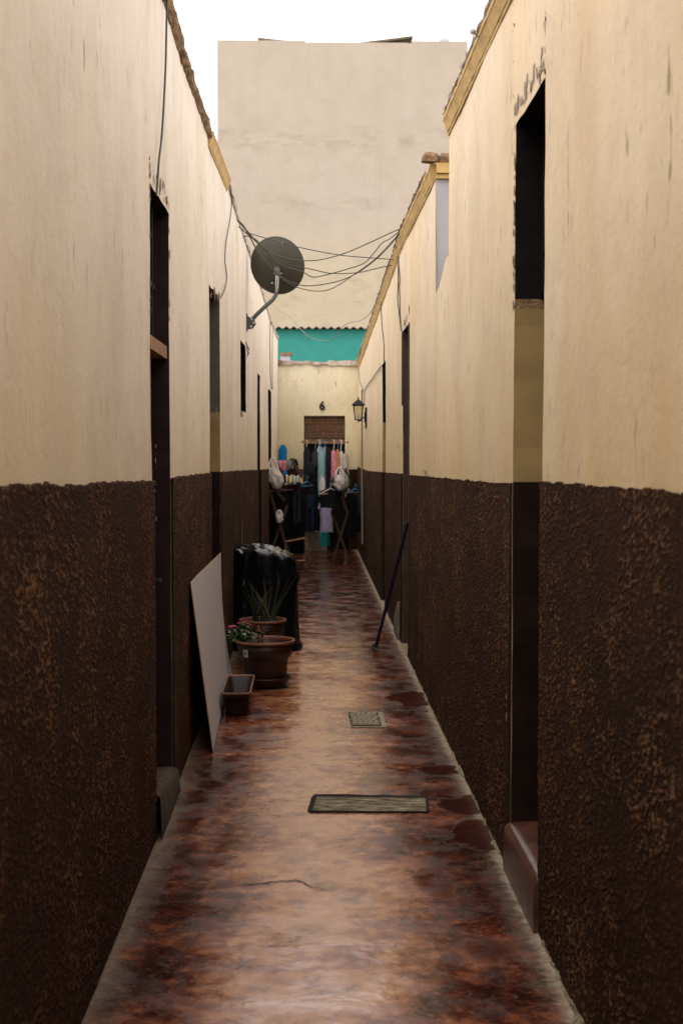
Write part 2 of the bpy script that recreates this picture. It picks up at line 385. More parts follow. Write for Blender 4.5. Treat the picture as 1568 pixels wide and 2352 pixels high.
class Wall:
    """one side of the alley: Xf(Y) plan line, side = -1 left, +1 right"""
    def __init__(s, Xf, side, Y0, Y1, topf, ops, seed):
        s.Xf, s.side, s.Y0, s.Y1, s.topf, s.ops, s.seed = Xf, side, Y0, Y1, topf, ops, seed
    def pt(s, Y, z, off=0.0, rag=True):
        """off > 0 is out of the wall into the alley"""
        if rag: Y, z = warp(Y, z)
        return Vector((s.Xf(Y) - s.side * (off + wobble(Y, z, s.seed)), Y, z))
    def ylines(s, stp=.06):
        ys = set([s.Y0, s.Y1])
        y = s.Y0
        while y < s.Y1: ys.add(round(y, 4)); y += stp if 2 < y < 11 else stp * 1.8
        for o in s.ops: ys.add(o['y0']); ys.add(o['y1'])
        ys = sorted(ys); keep = [ys[0]]
        fix = {o['y0'] for o in s.ops} | {o['y1'] for o in s.ops} | {s.Y0, s.Y1}
        for v in ys[1:]:
            if v - keep[-1] < .015:
                if v in fix: keep[-1] = v
                continue
            keep.append(v)
        return keep
    def zlines(s, zmax, stp=.06):
        zs = list(np.arange(0, zmax, stp))
        fx = [z for o in s.ops for z in (o['z0'], o['z1']) if 0 < z < zmax]
        zs = [z for z in zs if all(abs(z - f) > .02 for f in fx)] + fx
        return sorted(set(round(z, 4) for z in zs))
    def hole(s, Y, z):
        return any(o['y0'] < Y < o['y1'] and o['z0'] < z < o['z1'] for o in s.ops)
    def sheet(s, mb, zbot, topf, off, mi=0, rough=0.0, closed_top=False):
        ys = s.ylines(); zmax = max(topf(y) for y in ys)
        zs = s.zlines(zmax + .001)
        idx = {}; vs = []; fs = []
        def vid(i, k):
            if (i, k) in idx: return idx[(i, k)]
            Y = ys[i]; t = topf(Y)
            z = min(zs[k], t)
            p = s.pt(Y, z, off + (rough * n3(Y * 22, z * 22, s.seed) if rough else 0))
            if z >= t - 1e-6: p.z = t
            idx[(i, k)] = len(vs); vs.append(p); return idx[(i, k)]
        zs = zs + [zmax + .1]
        for i in range(len(ys) - 1):
            yc = (ys[i] + ys[i+1]) / 2; tc = min(topf(ys[i]), topf(ys[i+1]))
            tm = max(topf(ys[i]), topf(ys[i+1]))
            for k in range(len(zs) - 1):
                if zs[k] >= tm: break
                if zs[k] < zbot - 1e-6: continue
                if s.hole(yc, (zs[k] + min(zs[k+1], tc)) / 2): continue
                q = (vid(i, k), vid(i+1, k), vid(i+1, k+1), vid(i, k+1))
                fs.append(q if s.side < 0 else q[::-1])
            if closed_top:
                a, b = ys[i], ys[i+1]
                if not s.hole(yc, tc - .01):
                    p = [s.pt(a, topf(a), off), s.pt(b, topf(b), off), s.pt(b, topf(b), -.003), s.pt(a, topf(a), -.003)]
                    for q, yy in zip(p, (a, b, b, a)): q.z = topf(yy)
                    o = len(vs); vs += p; fs.append((o, o+1, o+2, o+3))
        mb.add(vs, fs, mi, True)
    def reveals(s, mb, o, segs, depth, lid=0):
        """jamb, lintel and sill faces; segs = [(z0, z1, material)]"""
        for (za, zb, mi) in segs:
            n = max(1, int((zb - za) / .06))
            for yy in (o['y0'], o['y1']):
                for k in range(n):
                    a = za + (zb - za) * k / n; b = za + (zb - za) * (k + 1) / n
                    p = [s.pt(yy, a), s.pt(yy, b)]
                    q = [p[1] + Vector((s.side * depth, 0, 0)), p[0] + Vector((s.side * depth, 0, 0))]
                    mb.add(p + q, [(0, 1, 2, 3)], mi)
        n = max(2, int((o['y1'] - o['y0']) / .06))
        for zz, mi in ((o['z1'], lid),):
            for k in range(n):
                a = o['y0'] + (o['y1'] - o['y0']) * k / n; b = o['y0'] + (o['y1'] - o['y0']) * (k + 1) / n
                p = [s.pt(a, zz), s.pt(b, zz)]
                mb.add(p + [p[1] + Vector((s.side * depth, 0, 0)), p[0] + Vector((s.side * depth, 0, 0))], [(0, 1, 2, 3)], mi)
    def panel(s, mb, o, za, zb, depth, mi=0, inset=0.0, thick=.03):
        """upright slab set back in an opening"""
        y0, y1 = o['y0'] + inset, o['y1'] - inset
        x = (s.Xf(y0) + s.Xf(y1)) / 2 + s.side * depth
        mb.box((min(x, x + s.side * thick), y0 - .02, za), (max(x, x + s.side * thick), y1 + .02, zb), mi)
    def shell(s, mb, outer, mi=0, mr=1, d0=True):
        """roof, back wall and ends, so that the rooms behind the openings are dark"""
        n = 24
        for k in range(n):
            a = s.Y0 + (s.Y1 - s.Y0) * k / n; b = s.Y0 + (s.Y1 - s.Y0) * (k + 1) / n
            ta, tb = s.topf(a) - .03, s.topf(b) - .03
            mb.add([(s.Xf(a), a, ta), (s.Xf(b), b, tb), (outer, b, tb), (outer, a, ta)], [(0, 1, 2, 3)], mr)
            mb.add([(outer, a, 0), (outer, b, 0), (outer, b, tb), (outer, a, ta)], [(0, 1, 2, 3)], mi)
        for y in (s.Y0, s.Y1):
            t = s.topf(y)
            mb.add([(s.Xf(y), y, 0), (outer, y, 0), (outer, y, t - .03), (s.Xf(y), y, t)], [(0, 1, 2, 3)], mi)
    def sweep(s, mb, prof, ya, yb, zf, mi=0, rough=0.0, stp=.08):
        """profile (off, dz) run along the wall"""
        n = max(2, int((yb - ya) / stp)); vs = []; m = len(prof)
        for k in range(n + 1):
            Y = ya + (yb - ya) * k / n; z = zf(Y)
            for j, (o, dz) in enumerate(prof):
                jx = rough * n3(Y * 9, j * 3.1, s.seed + 1); jz = rough * n3(Y * 11, j * 2.7, s.seed + 4)
                vs.append((s.Xf(Y) - s.side * (o + jx), Y, z + dz + jz))
        fs = [(k*m+j, k*m+(j+1)%m, (k+1)*m+(j+1)%m, (k+1)*m+j) for k in range(n) for j in range(m)]
        fs += [tuple(range(m)), tuple(reversed(range(n*m, (n+1)*m)))]
        mb.add(vs, fs, mi, False)
    def chips(s, mb, path, width, n, size, seed, mi=0, off=.002):
        """ragged broken patches along a line of (Y, z)"""
        rnd = random.Random(seed)
        for _ in range(n):
            t = rnd.random() * (len(path) - 1); i = int(t); f = t - i
            Y = path[i][0] + (path[i+1][0] - path[i][0]) * f; z = path[i][1] + (path[i+1][1] - path[i][1]) * f
            Y += rnd.uniform(-1, 1) * width; z += rnd.uniform(-1, 1) * width
            k = rnd.randint(4, 8); r = size * rnd.uniform(.25, 1) ** 1.5 * 1.3
            el = rnd.uniform(.5, 1.5)
            o = off + rnd.uniform(0, .003)
            pts = [s.pt(Y + r * math.cos(6.283 * a / k) * rnd.uniform(.5, 1.1), z + el * r * math.sin(6.283 * a / k) * rnd.uniform(.5, 1.1), o, False) for a in range(k)]
            mb.add(pts, [tuple(range(k))], mi)

def dado_line(pts, Xf):
    a = sorted((p.y, p.z) for p in (on_wall(x, y, Xf) for x, y in pts))
    f = lerpf(a); sd = 3 if Xf is XL else 8
    return lambda Y: f(Y) + .008 * n3(Y * 3, sd, 1) * .4 + .005 * n3(Y * 35, sd, 3)
def top_line(pts, Xf, amp=.008):
    a = sorted((p.y, p.z) for p in (on_wall(x, y, Xf) for x, y in pts))
    f = lerpf(a); return lambda Y: f(Y) + amp * n3(Y * 6, 2, 7)

def vnoise(a, b, cell, seed):
    """smooth value noise on numpy arrays, 0..1"""
    u, v = a / cell, b / cell; i, j = np.floor(u).astype(np.int64), np.floor(v).astype(np.int64)
    fu, fv = u - i, v - j; fu = fu * fu * (3 - 2 * fu); fv = fv * fv * (3 - 2 * fv)
    def h(p, q):
        x = (p * 374761393 + q * 668265263 + seed * 974634777) & 0xffffffff
        x = ((x ^ (x >> 13)) * 1274126177) & 0xffffffff
        return ((x ^ (x >> 16)) & 0xffff) / 65535.0
    return (h(i, j) * (1 - fu) + h(i + 1, j) * fu) * (1 - fv) + (h(i, j + 1) * (1 - fu) + h(i + 1, j + 1) * fu) * fv
def roughcast(wl, topf, mat, parent, y0, y1, seed):
    """thick thrown-on roughcast: a dense sheet with real lumps standing off the wall"""
    segs = [(-12, 2.5, .12), (2.5, 6.2, .0045), (6.2, 10, .008), (10, 22.5, .020)]
    ys = []
    for a, b, st in segs:
        a, b = max(a, y0), min(b, y1)
        if b > a: ys += list(np.arange(a, b, st))
    ys = np.array(sorted(set(np.round(ys + [y1] + [o[k] for o in wl.ops for k in ('y0', 'y1')], 4))))
    ys = ys[(ys >= y0) & (ys <= y1)]
    nv = 400 if y0 < 2 else 170
    top = np.array([topf(float(y)) for y in ys]) + .008 * (vnoise(ys, ys * 0, .05, seed) - .5) + .007 * (vnoise(ys, ys * 0, .010, seed + 1) - .5)
    v = np.linspace(0, 1, nv + 1)
    Y = np.repeat(ys[:, None], nv + 1, 1); Z = top[:, None] * v[None, :]
    n1 = vnoise(Y * .5 + .5 * Z, Z, .0062, seed + 2); n2 = vnoise(Y * .5 + .6 * Z, Z, .0115, seed + 3); n3_ = vnoise(Y * .45 - .4 * Z, Z, .028, seed + 4); n4 = vnoise(Y, Z, .16, seed + 5)
    h = np.clip(.62 * n1 + .28 * n2 + .10 * n3_ - .36, 0, 1) * (.6 + .8 * n4)
    H = h / .42
    off = .011 + .0062 * h
    xf = np.array([wl.Xf(float(y)) for y in ys])[:, None]
    X = xf - wl.side * off
    N = len(ys); W = nv + 1
    co = np.stack([X, Y, Z], -1).reshape(-1, 3)
    i, k = np.meshgrid(np.arange(N - 1), np.arange(nv), indexing='ij')
    yc = (ys[:-1] + ys[1:]) / 2; keep = np.ones((N - 1, nv), bool)
    for o in wl.ops:
        zc = (Z[:-1, :-1] + Z[:-1, 1:]) / 2
        keep &= ~(((yc > o['y0'] - .004) & (yc < o['y1'] + .004))[:, None] & (zc > o['z0']) & (zc < o['z1']))
    i, k = i[keep], k[keep]
    q = np.stack([i * W + k, (i + 1) * W + k, (i + 1) * W + k + 1, i * W + k + 1], -1)
    if wl.side > 0: q = q[:, ::-1]
    # close the top edge back to the wall
    tb = np.stack([xf[:, 0] + wl.side * .01, ys, top], -1); o0 = len(co); co = np.concatenate([co, tb])
    a = np.arange(N - 1); kt = keep[:, -1]; a = a[kt]
    qt = np.stack([a * W + nv, (a + 1) * W + nv, o0 + a + 1, o0 + a], -1)
    q = np.concatenate([q, qt]).astype(np.int32); nf_ = len(q)
    me = bpy.data.meshes.new('dado')
    me.vertices.add(len(co)); me.vertices.foreach_set('co', co.astype(np.float32).ravel() - np.tile(np.array(chain(parent), np.float32), len(co)))
    me.loops.add(nf_ * 4); me.loops.foreach_set('vertex_index', q.ravel())
    me.polygons.add(nf_); me.polygons.foreach_set('loop_start', np.arange(nf_, dtype=np.int32) * 4)
    me.update(calc_edges=True); me.polygons.foreach_set('use_smooth', np.ones(nf_, bool))
    at = me.attributes.new('lump', 'FLOAT', 'POINT'); at.data.foreach_set('value', np.concatenate([H.ravel(), np.zeros(N)]).astype(np.float32))
    me.materials.append(mat); me.validate()
    ob = bpy.data.objects.new('dado', me); COL.objects.link(ob); ob.parent = parent
    return ob

# ---- left row
topL = top_line([(380, 0), (470, 280), (520, 410), (548, 512), (600, 668), (614, 715), (626, 752)], XL)
dadoL = dado_line([(2, 1117), (200, 1112), (350, 1105), (395, 1098), (500, 1085), (600, 1079), (625, 1077)], XL)
def opn(Lf, xa, xb, ztop, zbot): 
    ya, yb = sorted((Lf(xa, 1030).y, Lf(xb, 1030).y)); return dict(y0=ya, y1=yb, z0=zbot, z1=ztop)
lo1 = opn(L, 349, 391, L(370, 460).z, 0.0)
lo2 = opn(L, 482, 505, L(494, 672).z, 0.0)
lo3 = opn(L, 553, 565, L(558, 788).z, L(558, 945).z)
lo4 = opn(L, 591, 597.5, L(594, 860).z, 0.0)
lo5 = opn(L, 616, 622.5, L(619, 896).z, 0.0)
WL = Wall(XL, -1, -12, 22.48, topL, [lo1, lo2, lo3, lo4, lo5], 1.7)
HL = empty('row_house', (-2, 9, 0), 'cream row house along the left side carrying the satellite dish', 'house')
mb = MB(); WL.sheet(mb, 0, topL, 0)
WL.reveals(mb, lo1, [(0, lo1['z1'], 1)], .13, 6)
zs2 = L(497, 945).z
WL.reveals(mb, lo2, [(0, dadoL(9.6), 2), (dadoL(9.6), zs2, 3), (zs2, lo2['z1'], 5)], .2, 4)
WL.reveals(mb, lo3, [(lo3['z0'], lo3['z1'], 6)], .15, 6)
WL.reveals(mb, lo4, [(0, lo4['z1'], 6)], .15, 6); WL.reveals(mb, lo5, [(0, lo5['z1'], 6)], .15, 6)
WL.panel(mb, lo2, 0, dadoL(9.6), .2, 2); WL.panel(mb, lo2, dadoL(9.6), zs2, .2, 3)
WL.panel(mb, lo3, lo3['z0'] - .05, lo3['z0'], 0, 3, 0, .2)
WL.shell(mb, -4.6, 0, 7)
wmb = mb
roughcast(WL, dadoL, M['dado_left'], HL, -12, 22.48, 11)
yc0, yc1 = L(478, 285).y, L(520, 412).y
CORN = [(0, -.095), (.006, -.095), (.008, -.082), (.012, -.079), (.021, -.050), (.031, -.022), (.035, -.018), (.035, 0), (0, 0)]
mb = MB(); WL.sweep(mb, CORN, yc0, yc1, topL); mb.build('cornice', M['ochre'], HL)
mb = MB(); WL.sweep(mb, [(-.2, -.02), (.004, -.05), (.022, -.035), (.030, -.01), (.02, .03), (-.02, .05), (-.2, .05)], -12, yc0, topL, 0, .014, .03)
WL.sweep(mb, [(-.2, -.005), (.004, -.012), (.012, 0), (.012, .035), (-.05, .05), (-.2, .04)], yc1, 22.4, topL, 1, .016, .06)
mb.build('coping', [M['adobe'], M['cement_cap']], HL)
p = [(lo1['y0'], lo1['z1']), (lo1['y1'], lo1['z1'])]
WL.chips(wmb, [(a, b + .03) for a, b in p], .02, 24, .010, 4, 4)
WL.chips(wmb, [(lo1['y1'] + .012, lo1['z1'] - .02), (lo1['y1'] + .012, lo1['z1'] - .5)], .008, 16, .016, 5, 4)
WL.chips(wmb, [(lo1['y0'] - .012, lo1['z1'] + .1), (lo1['y0'] - .012, dadoL(5.9))], .008, 46, .014, 6, 4)
WL.chips(wmb, [(lo2['y0'], lo2['z1'] - .04), (lo2['y1'], lo2['z1'])], .03, 16, .035, 8, 4)
WL.chips(wmb, [(lo2['y0'] + .1, zs2), (lo2['y1'], zs2 - .05)], .05, 10, .04, 8, 4)
WL.chips(wmb, [(a, b + .055) for a, b in p], .03, 26, .028, 14, 8, .001)
WL.chips(wmb, [(lo1['y0'] - .01, 1.62), (lo1['y0'] - .01, 1.3)], .006, 12, .012, 15, 8, .017)
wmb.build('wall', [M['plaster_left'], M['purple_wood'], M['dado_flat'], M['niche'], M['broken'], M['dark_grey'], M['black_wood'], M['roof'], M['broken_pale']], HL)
# first door: frame, transom, bars over it, panelled leaf
d = empty('door', (XL(6.3) - .08, 6.35, 0), None, None); d.parent = HL; d.location = d.location - HL.location
zt0, zt1 = L(371, 812).z, L(371, 782).z
mb = MB(); x = XL(6.3)
mb.box((x - .10, lo1['y0'] - .01, zt0), (x - .012, lo1['y1'] + .01, zt1)); mb.build('transom', M['brown_wood'], d)
mb = MB()
for k in range(6):
    yy = lo1['y0'] + .08 + (lo1['y1'] - lo1['y0'] - .12) * k / 5
    mb.box((x - .075, yy - .009, zt1), (x - .057, yy + .009, lo1['z1'] + .02))
mb.box((x - .073, lo1['y0'], zt1 + .25), (x - .060, lo1['y1'], zt1 + .275))
mb.build('window_bars', M['black_iron'], d)
mb = MB()
mb.box((x - .12, lo1['y0'] + .01, .02), (x - .085, lo1['y1'] - .005, zt0))
for za, zb in ((.2, .95), (1.1, zt0 - .15)):
    mb.box((x - .085, lo1['y0'] + .12, za), (x - .078, lo1['y0'] + .36, zb)); mb.box((x - .085, lo1['y0'] + .46, za), (x - .078, lo1['y0'] + .70, zb))
mb.box((x - .085, lo1['y0'] + .02, .05), (x - .06, lo1['y0'] + .075, zt0), 0)
leaf = mb.build('door_leaf', M['dark_brown'], d)
mb = MB(); mb.bar((x - .06, lo1['y1'] - .12, 1.0), (x - .03, lo1['y1'] - .12, 1.0), .014); mb.bar((x - .035, lo1['y1'] - .12, 1.0), (x - .035, lo1['y1'] - .2, 1.0), .009)
mb.build('handle', M['black_iron'], leaf)
mb = MB()
for (ya, za), (yb, zb), r in (((lo1['y0'], -.03), (lo1['y1'] + .1, .2), 1),):
    def th(u, v):
        Y = lo1['y0'] - .02 + (lo1['y1'] - lo1['y0'] + .06) * u
        z = [0, .17 - .07 * u, .20 - .08 * u, .2 - .08 * u][int(round(v * 3))]; o = [.035, .028, .0, -.08][int(round(v * 3))]
        return Vector((XL(Y) + o + .008 * n3(Y * 14, z * 14, 2), Y, z + .008 * n3(Y * 12, v * 3, 4)))
    mb.grid(th, 18, 3)
mb.build('threshold', simple('grey_cement_step', (.06, .046, .032), .9, .35, 18, .2, 0, .8, .01), d)
for o_, nm in ((lo4, 'door'), (lo5, 'door')):
    mb = MB(); WL.panel(mb, o_, .02, o_['z1'], .07); q = mb.build(nm, M['black_wood'], HL)
# white rag at the third window
mb = MB()
for a, b in (((556, 785), (565, 806)), ((564, 796), (557, 832)), ((559, 800), (563, 812))):
    pa, pb = L(*a), L(*b); pa.x += .03; pb.x += .03
    mb.tube([pa, (pa + pb) / 2 + Vector((.01, 0, -.02)), pb], [.006, .012, .004], 5)
tag(mb.build('rag', simple('white_rag', (.6, .57, .55), .9), None, L(560, 800)), 'white rag strip hanging at the top of the small left wall window', 'rag')
# long splash of grey cement on the dado behind the bin
mb = MB()
def spl(u, v):
    z = .62 + .55 * v; Y = L(545, 1300).y + .3; wd = .012 + .11 * (1 - v) ** 2 + .03 * n3(v * 7, 2, 2)
    return Vector((XL(Y) + .021 + .003 * n3(u * 9, v * 9, 1), Y + (u - .5) * 2 * wd + .06 * v, z))
mb.grid(spl, 6, 30); mb.build('cement_smear', simple('dry_cement_smear', (.17, .135, .08), .95, .4, 25), HL)

# ---- right rows
yN = Rr(1030, 600).y; yS = Rr(1000, 600).y
topR1 = top_line([(1150, 0), (1022, 292)], XR, .004)
topR2 = top_line([(992, 395), (930, 528), (880, 672), (826, 828)], XR, .005)
dadoR = dado_line([(1566, 1133), (1400, 1119), (1240, 1107), (1170, 1113), (1000, 1098), (940, 1091), (885, 1086), (845, 1082)], XR)
ro1 = opn(Rr, 1179, 1247, Rr(1213, 238).z, 0.0)
ro2 = opn(Rr, 925, 940, Rr(932, 752).z, 0.0)
ro3 = opn(Rr, 878, 886, Rr(882, 832).z, 0.0)
WR1 = Wall(XR, 1, -12, yN, topR1, [ro1], 4.2)
znotch = Rr(1012, 650).z
nf = lerpf([(yN, Rr(1030, 600).z + .03), (yN + (yS - yN) * .2, znotch + .12), (yN + (yS - yN) * .5, znotch + .03), (yS, znotch - .03)])
def topR2n(Y): return nf(Y) + .012 * n3(Y * 25, 1, 1) if Y < yS else topR2(Y)
WR2 = Wall(XR, 1, yS, 22.48, topR2, [ro2, ro3], 6.6)
WRn = Wall(XR, 1, yN, yS, topR2n, [], 6.6)
HR1 = empty('row_house', (2, 3, 0), 'near right row house with a tall dark window over a blocked doorway', 'house')
zs1 = Rr(1179, 690).z
mb = MB(); WR1.sheet(mb, 0, topR1, 0)
WR1.reveals(mb, ro1, [(0, dadoR(5), 1), (dadoR(5), zs1 - .035, 2), (zs1 - .035, zs1, 5), (zs1, ro1['z1'], 3)], .25, 3)
WR1.panel(mb, ro1, 0, dadoR(5), .2, 1); WR1.panel(mb, ro1, dadoR(5), zs1, .2, 2)
WR1.shell(mb, 4.6, 0, 4)
wmb = mb
roughcast(WR1, dadoR, M['dado_right'], HR1, -12, yN, 23)
mb = MB(); WR1.sweep(mb, CORN, -12, yN + .0, topR1, 0, .003); mb.build('cornice', M['ochre'], HR1)
mb = MB(); WR1.sweep(mb, [(-.2, .0), (.026, .004), (.040, .016), (.038, .036), (.015, .055), (-.2, .05)], -12, yN - .03, topR1, 0, .011, .02); mb.build('coping', M['cement_cap'], HR1)
f1 = empty('window_frame', (XR(5) + .1, 5, 2.5), None, None); f1.parent = HR1; f1.location -= HR1.location
mb = MB(); x = XR(5)
for yy in (ro1['y0'] + .02, ro1['y1'] - .035):
    mb.box((x + .10, yy, zs1), (x + .14, yy + .03, ro1['z1']))
mb.box((x + .10, ro1['y0'], zs1), (x + .14, ro1['y1'], zs1 + .03)); mb.box((x + .10, ro1['y0'], ro1['z1'] - .03), (x + .14, ro1['y1'], ro1['z1']))
mb.box((x + .105, ro1['y0'], 2.5), (x + .135, ro1['y1'], 2.53))
mb.build('sash', M['black_wood'], f1)
pl = [(ro1['y0'], ro1['z1'] + .035), (ro1['y1'], ro1['z1'] + .035)]
WR1.chips(wmb, pl, .018, 16, .008, 21, 6)
WR1.chips(wmb, [(ro1['y1'] + .012, ro1['z1'] - .02), (ro1['y1'] + .012, zs1 - .03)], .009, 60, .016, 22, 6)
WR1.chips(wmb, [(ro1['y1'] + .05, ro1['z1'] + .5), (ro1['y1'] + .04, ro1['z1'])], .05, 12, .010, 23, 6)
WR1.chips(wmb, [(ro1['y0'] + .02, 3.35), (ro1['y0'] + .0, ro1['z1'])], .012, 26, .012, 24, 6)
WR1.chips(wmb, [(4.0, 3.37), (yN, 3.33)], .02, 24, .011, 27, 6)
WR1.chips(wmb, [(a, b + .03) for a, b in pl], .035, 40, .028, 31, 7, .001)
WR1.chips(wmb, [(ro1['y1'] + .015, 1.5), (ro1['y1'] + .015, .3)], .006, 22, .012, 32, 7, .017)
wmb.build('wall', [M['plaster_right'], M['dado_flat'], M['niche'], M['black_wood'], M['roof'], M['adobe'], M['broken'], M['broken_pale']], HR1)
# red cement step in the blocked doorway
mb = MB()
def stp(u, v):
    pr = [(.03, 0), (.03, .13), (.026, .165), (.014, .185), (-.01, .192), (-.24, .195)]
    t = v * (len(pr) - 1); i = min(int(t), len(pr) - 2); f = t - i
    o = pr[i][0] + (pr[i+1][0] - pr[i][0]) * f; z = pr[i][1] + (pr[i+1][1] - pr[i][1]) * f
    Y = ro1['y0'] - .03 + (ro1['y1'] - ro1['y0'] + .05) * u
    return Vector((XR(Y) - o + .002 * n3(Y * 12, z * 12, 0), Y, z - (.012 if u in (0, 1) else 0)))
mb.grid(stp, 16, 15)
for u in (0, 1):
    mb.add([stp(u, v / 15) for v in range(16)] + [Vector((XR(5) + .2, stp(u, 0).y, 0))], [tuple(range(17))])
mb.build('threshold', simple('red_step_cement', (.075, .03, .02), .3, .4, 14, .5), HR1)

HR2 = empty('row_house', (2, 15, 0), 'far right row house with narrow dark doorways and a wall lantern', 'house')
mb = MB(); WR2.sheet(mb, 0, topR2, 0); WRn.sheet(mb, 0, topR2n, 0, 0)
zs3 = Rr(878, 970).z
WR2.reveals(mb, ro2, [(0, ro2['z1'], 4)], .2, 4)
WR2.reveals(mb, ro3, [(0, dadoR(14.5), 2), (dadoR(14.5), zs3, 3), (zs3, ro3['z1'], 5)], .2, 5)
WR2.panel(mb, ro2, 0, ro2['z1'], .2, 5)
WR2.panel(mb, ro3, 0, dadoR(14.5), .2, 2); WR2.panel(mb, ro3, dadoR(14.5), zs3, .2, 3)
WR2.shell(mb, 4.6, 1, 6)
for k in range(12):      # top of the low wall in the gap
    a = yN + (yS - yN) * k / 12; b = yN + (yS - yN) * (k + 1) / 12
    mb.add([(XR(a), a, topR2n(a)), (XR(b), b, nf(b)), (XR(b) + .2, b, nf(b)), (XR(a) + .2, a, topR2n(a))], [(0, 1, 2, 3)], 7)
wmb = mb
roughcast(WR2, dadoR, M['dado_right'], HR2, yN, 22.48, 37)
mb = MB(); WR2.sweep(mb, CORN, yS, 22.4, topR2, 0, .003)
t = topR2(yS)
mb.box((XR(yS), yS - .035, t - .06), (XR(yS) + 1.2, yS - .003, t)); mb.box((XR(yS), yS - .02, t - .09), (XR(yS) + 1.2, yS - .003, t - .063))
mb.build('cornice', M['ochre'], HR2)
mb = MB(); WR2.sweep(mb, [(-.2, .0), (.02, .004), (.045, .015), (.04, .03), (.01, .04), (-.2, .04)], yS + .35, 22.4, topR2, 0, .016, .07)
mb.build('coping', M['cement_cap'], HR2)
mb = MB()
for k in range(7):       # broken brown blocks on the corner
    xx = XR(yS) - .04 + k * .1
    mb.lathe([(0, 0), (.05, .003), (.055, .035), (.04, .058), (0, .064)], (xx, yS - .01 + .03 * (k % 2), t + .003), 9, 0, False, .5)
mb.build('broken_cap', M['adobe'], HR2)
WR2.chips(wmb, [(ro2['y1'] - .15, ro2['z1'] + .02), (ro2['y0'], ro2['z1'] + .1)], .03, 14, .035, 41, 8)
WR2.chips(wmb, [(ro3['y0'] + .02, dadoR(9) + .3), (9.4, dadoR(9.4) + .03)], .02, 6, .02, 42, 8)
WR2.chips(wmb, [(9.2, dadoR(9.4) + .03), (9.6, dadoR(9.5) + .03)], .012, 12, .014, 43, 8)
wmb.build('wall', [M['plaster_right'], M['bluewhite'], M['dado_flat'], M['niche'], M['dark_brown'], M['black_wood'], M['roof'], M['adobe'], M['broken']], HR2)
mb = MB()
for yy, w_ in ((ro2['y0'] - .012, .03), (ro2['y1'] + .01, .03)):
    mb.box((XR(yy) - .012, yy - w_ / 2, .3 if yy < 11.2 else 1.95), (XR(yy) + .05, yy + w_ / 2, ro2['z1']))
mb.build('door_frame', M['dark_brown'], HR2)
mb = MB()      # broken pale end of the kerb at the second doorway
c = Rr(920, 1440)
mb.add([(c.x - .03, c.y - .02, -.02), (c.x + .02, c.y - .02, -.02), (c.x + .02, c.y - .02, .30), (c.x - .03, c.y - .02, .33), (c.x - .03, c.y + .5, -.02), (c.x + .02, c.y + .5, -.02), (c.x + .02, c.y + .5, .12), (c.x - .03, c.y + .5, .12)],
       [(3,2,1,0),(4,5,6,7),(0,1,5,4),(1,2,6,5),(2,3,7,6),(3,0,4,7)])
mb.build('threshold', simple('pale_kerb', (.16, .13, .10), .9, .4, 20), HR2)

mb = MB()
Wf = Wall(XR, 1, 0, 22, topR2, [], 3.3)
Wf.sweep(mb, [(-.01, -.02), (.040, -.02), (.034, .006), (.022, .016), (.012, .03), (-.01, .035)], 2.5, 14, lambda Y: .026 * n3(Y * 3.5, 3, 3) + .012 * n3(Y * 19, 3, 3) - .026, 0, .012, .016)
mb.build('mortar_edge', simple('crumbling_mortar', (.24, .19, .13), .95, .45, 40, .2, 0, 1, .01), FLOOR)

# ------------------------------------------------------------------ added block behind the camera, unseen, shutting out horizon light
HB = empty('unseen_light_blocker', (0, -14, 0), 'plain cream block added unseen behind the viewpoint to cut low light', 'house')
mb = MB(); mb.box((-4.6, -16, 0), (4.6, -12.05, 4.2)); mb.build('wall', M['plaster_left'], HB)
mb = MB(); mb.box((-.5, -12.05, 0), (.6, -12.0, 2.1)); mb.build('door', M['dark_brown'], HB)  # door likewise belongs to the unseen added block

# ------------------------------------------------------------------ house at the end
YE = 22.5
xe0, xe1 = XL(YE), XR(YE)
dx0, dx1 = on_y(698, 1000, YE).x, on_y(792, 1000, YE).x
dz1 = on_y(745, 955, YE).z; ez = on_y(745, 832, YE).z; ed = on_y(745, 1078, YE).z
HE = empty('house', (.2, 23.3, 0), 'cream house closing the end of the alley with a bricked up doorway hung with clothes', 'house')
mb = MB()
def ew(x0, x1, z0, z1, mi=0, y=YE, nx=8, nz=16):
    mb.grid(lambda u, v: Vector((x0 + (x1 - x0) * u, y - .006 * fbm((x0 + (x1-x0)*u) * 2, z0 + (z1-z0)*v, 3), z0 + (z1 - z0) * v)), nx, nz, mi)
ew(-3.5, dx0, 0, ez - .02, 0, YE, 30); ew(dx1, 3.5, 0, ez - .02, 0, YE, 30); ew(dx0, dx1, dz1, ez - .02)
for xx in (dx0, dx1): mb.add([(xx, YE, 0), (xx, YE + .18, 0), (xx, YE + .18, dz1), (xx, YE, dz1)], [(0, 1, 2, 3)], 1)
mb.add([(dx0, YE, dz1), (dx1, YE, dz1), (dx1, YE + .18, dz1), (dx0, YE + .18, dz1)], [(0, 1, 2, 3)], 1)
mb.add([(-3.5, YE, ez - .03), (3.5, YE, ez - .03), (3.5, 24.4, ez - .03), (-3.5, 24.4, ez - .03)], [(0, 1, 2, 3)], 2)
mb.add([(-3.5, 24.4, 0), (3.5, 24.4, 0), (3.5, 24.4, ez - .03), (-3.5, 24.4, ez - .03)], [(0, 1, 2, 3)], 2)
for xx in (-3.5, 3.5): mb.add([(xx, YE, 0), (xx, 24.4, 0), (xx, 24.4, ez - .03), (xx, YE, ez - .03)], [(0, 1, 2, 3)], 2)
mb.build('wall', [M['plaster_end'], M['dado_flat'], M['roof']], HE)
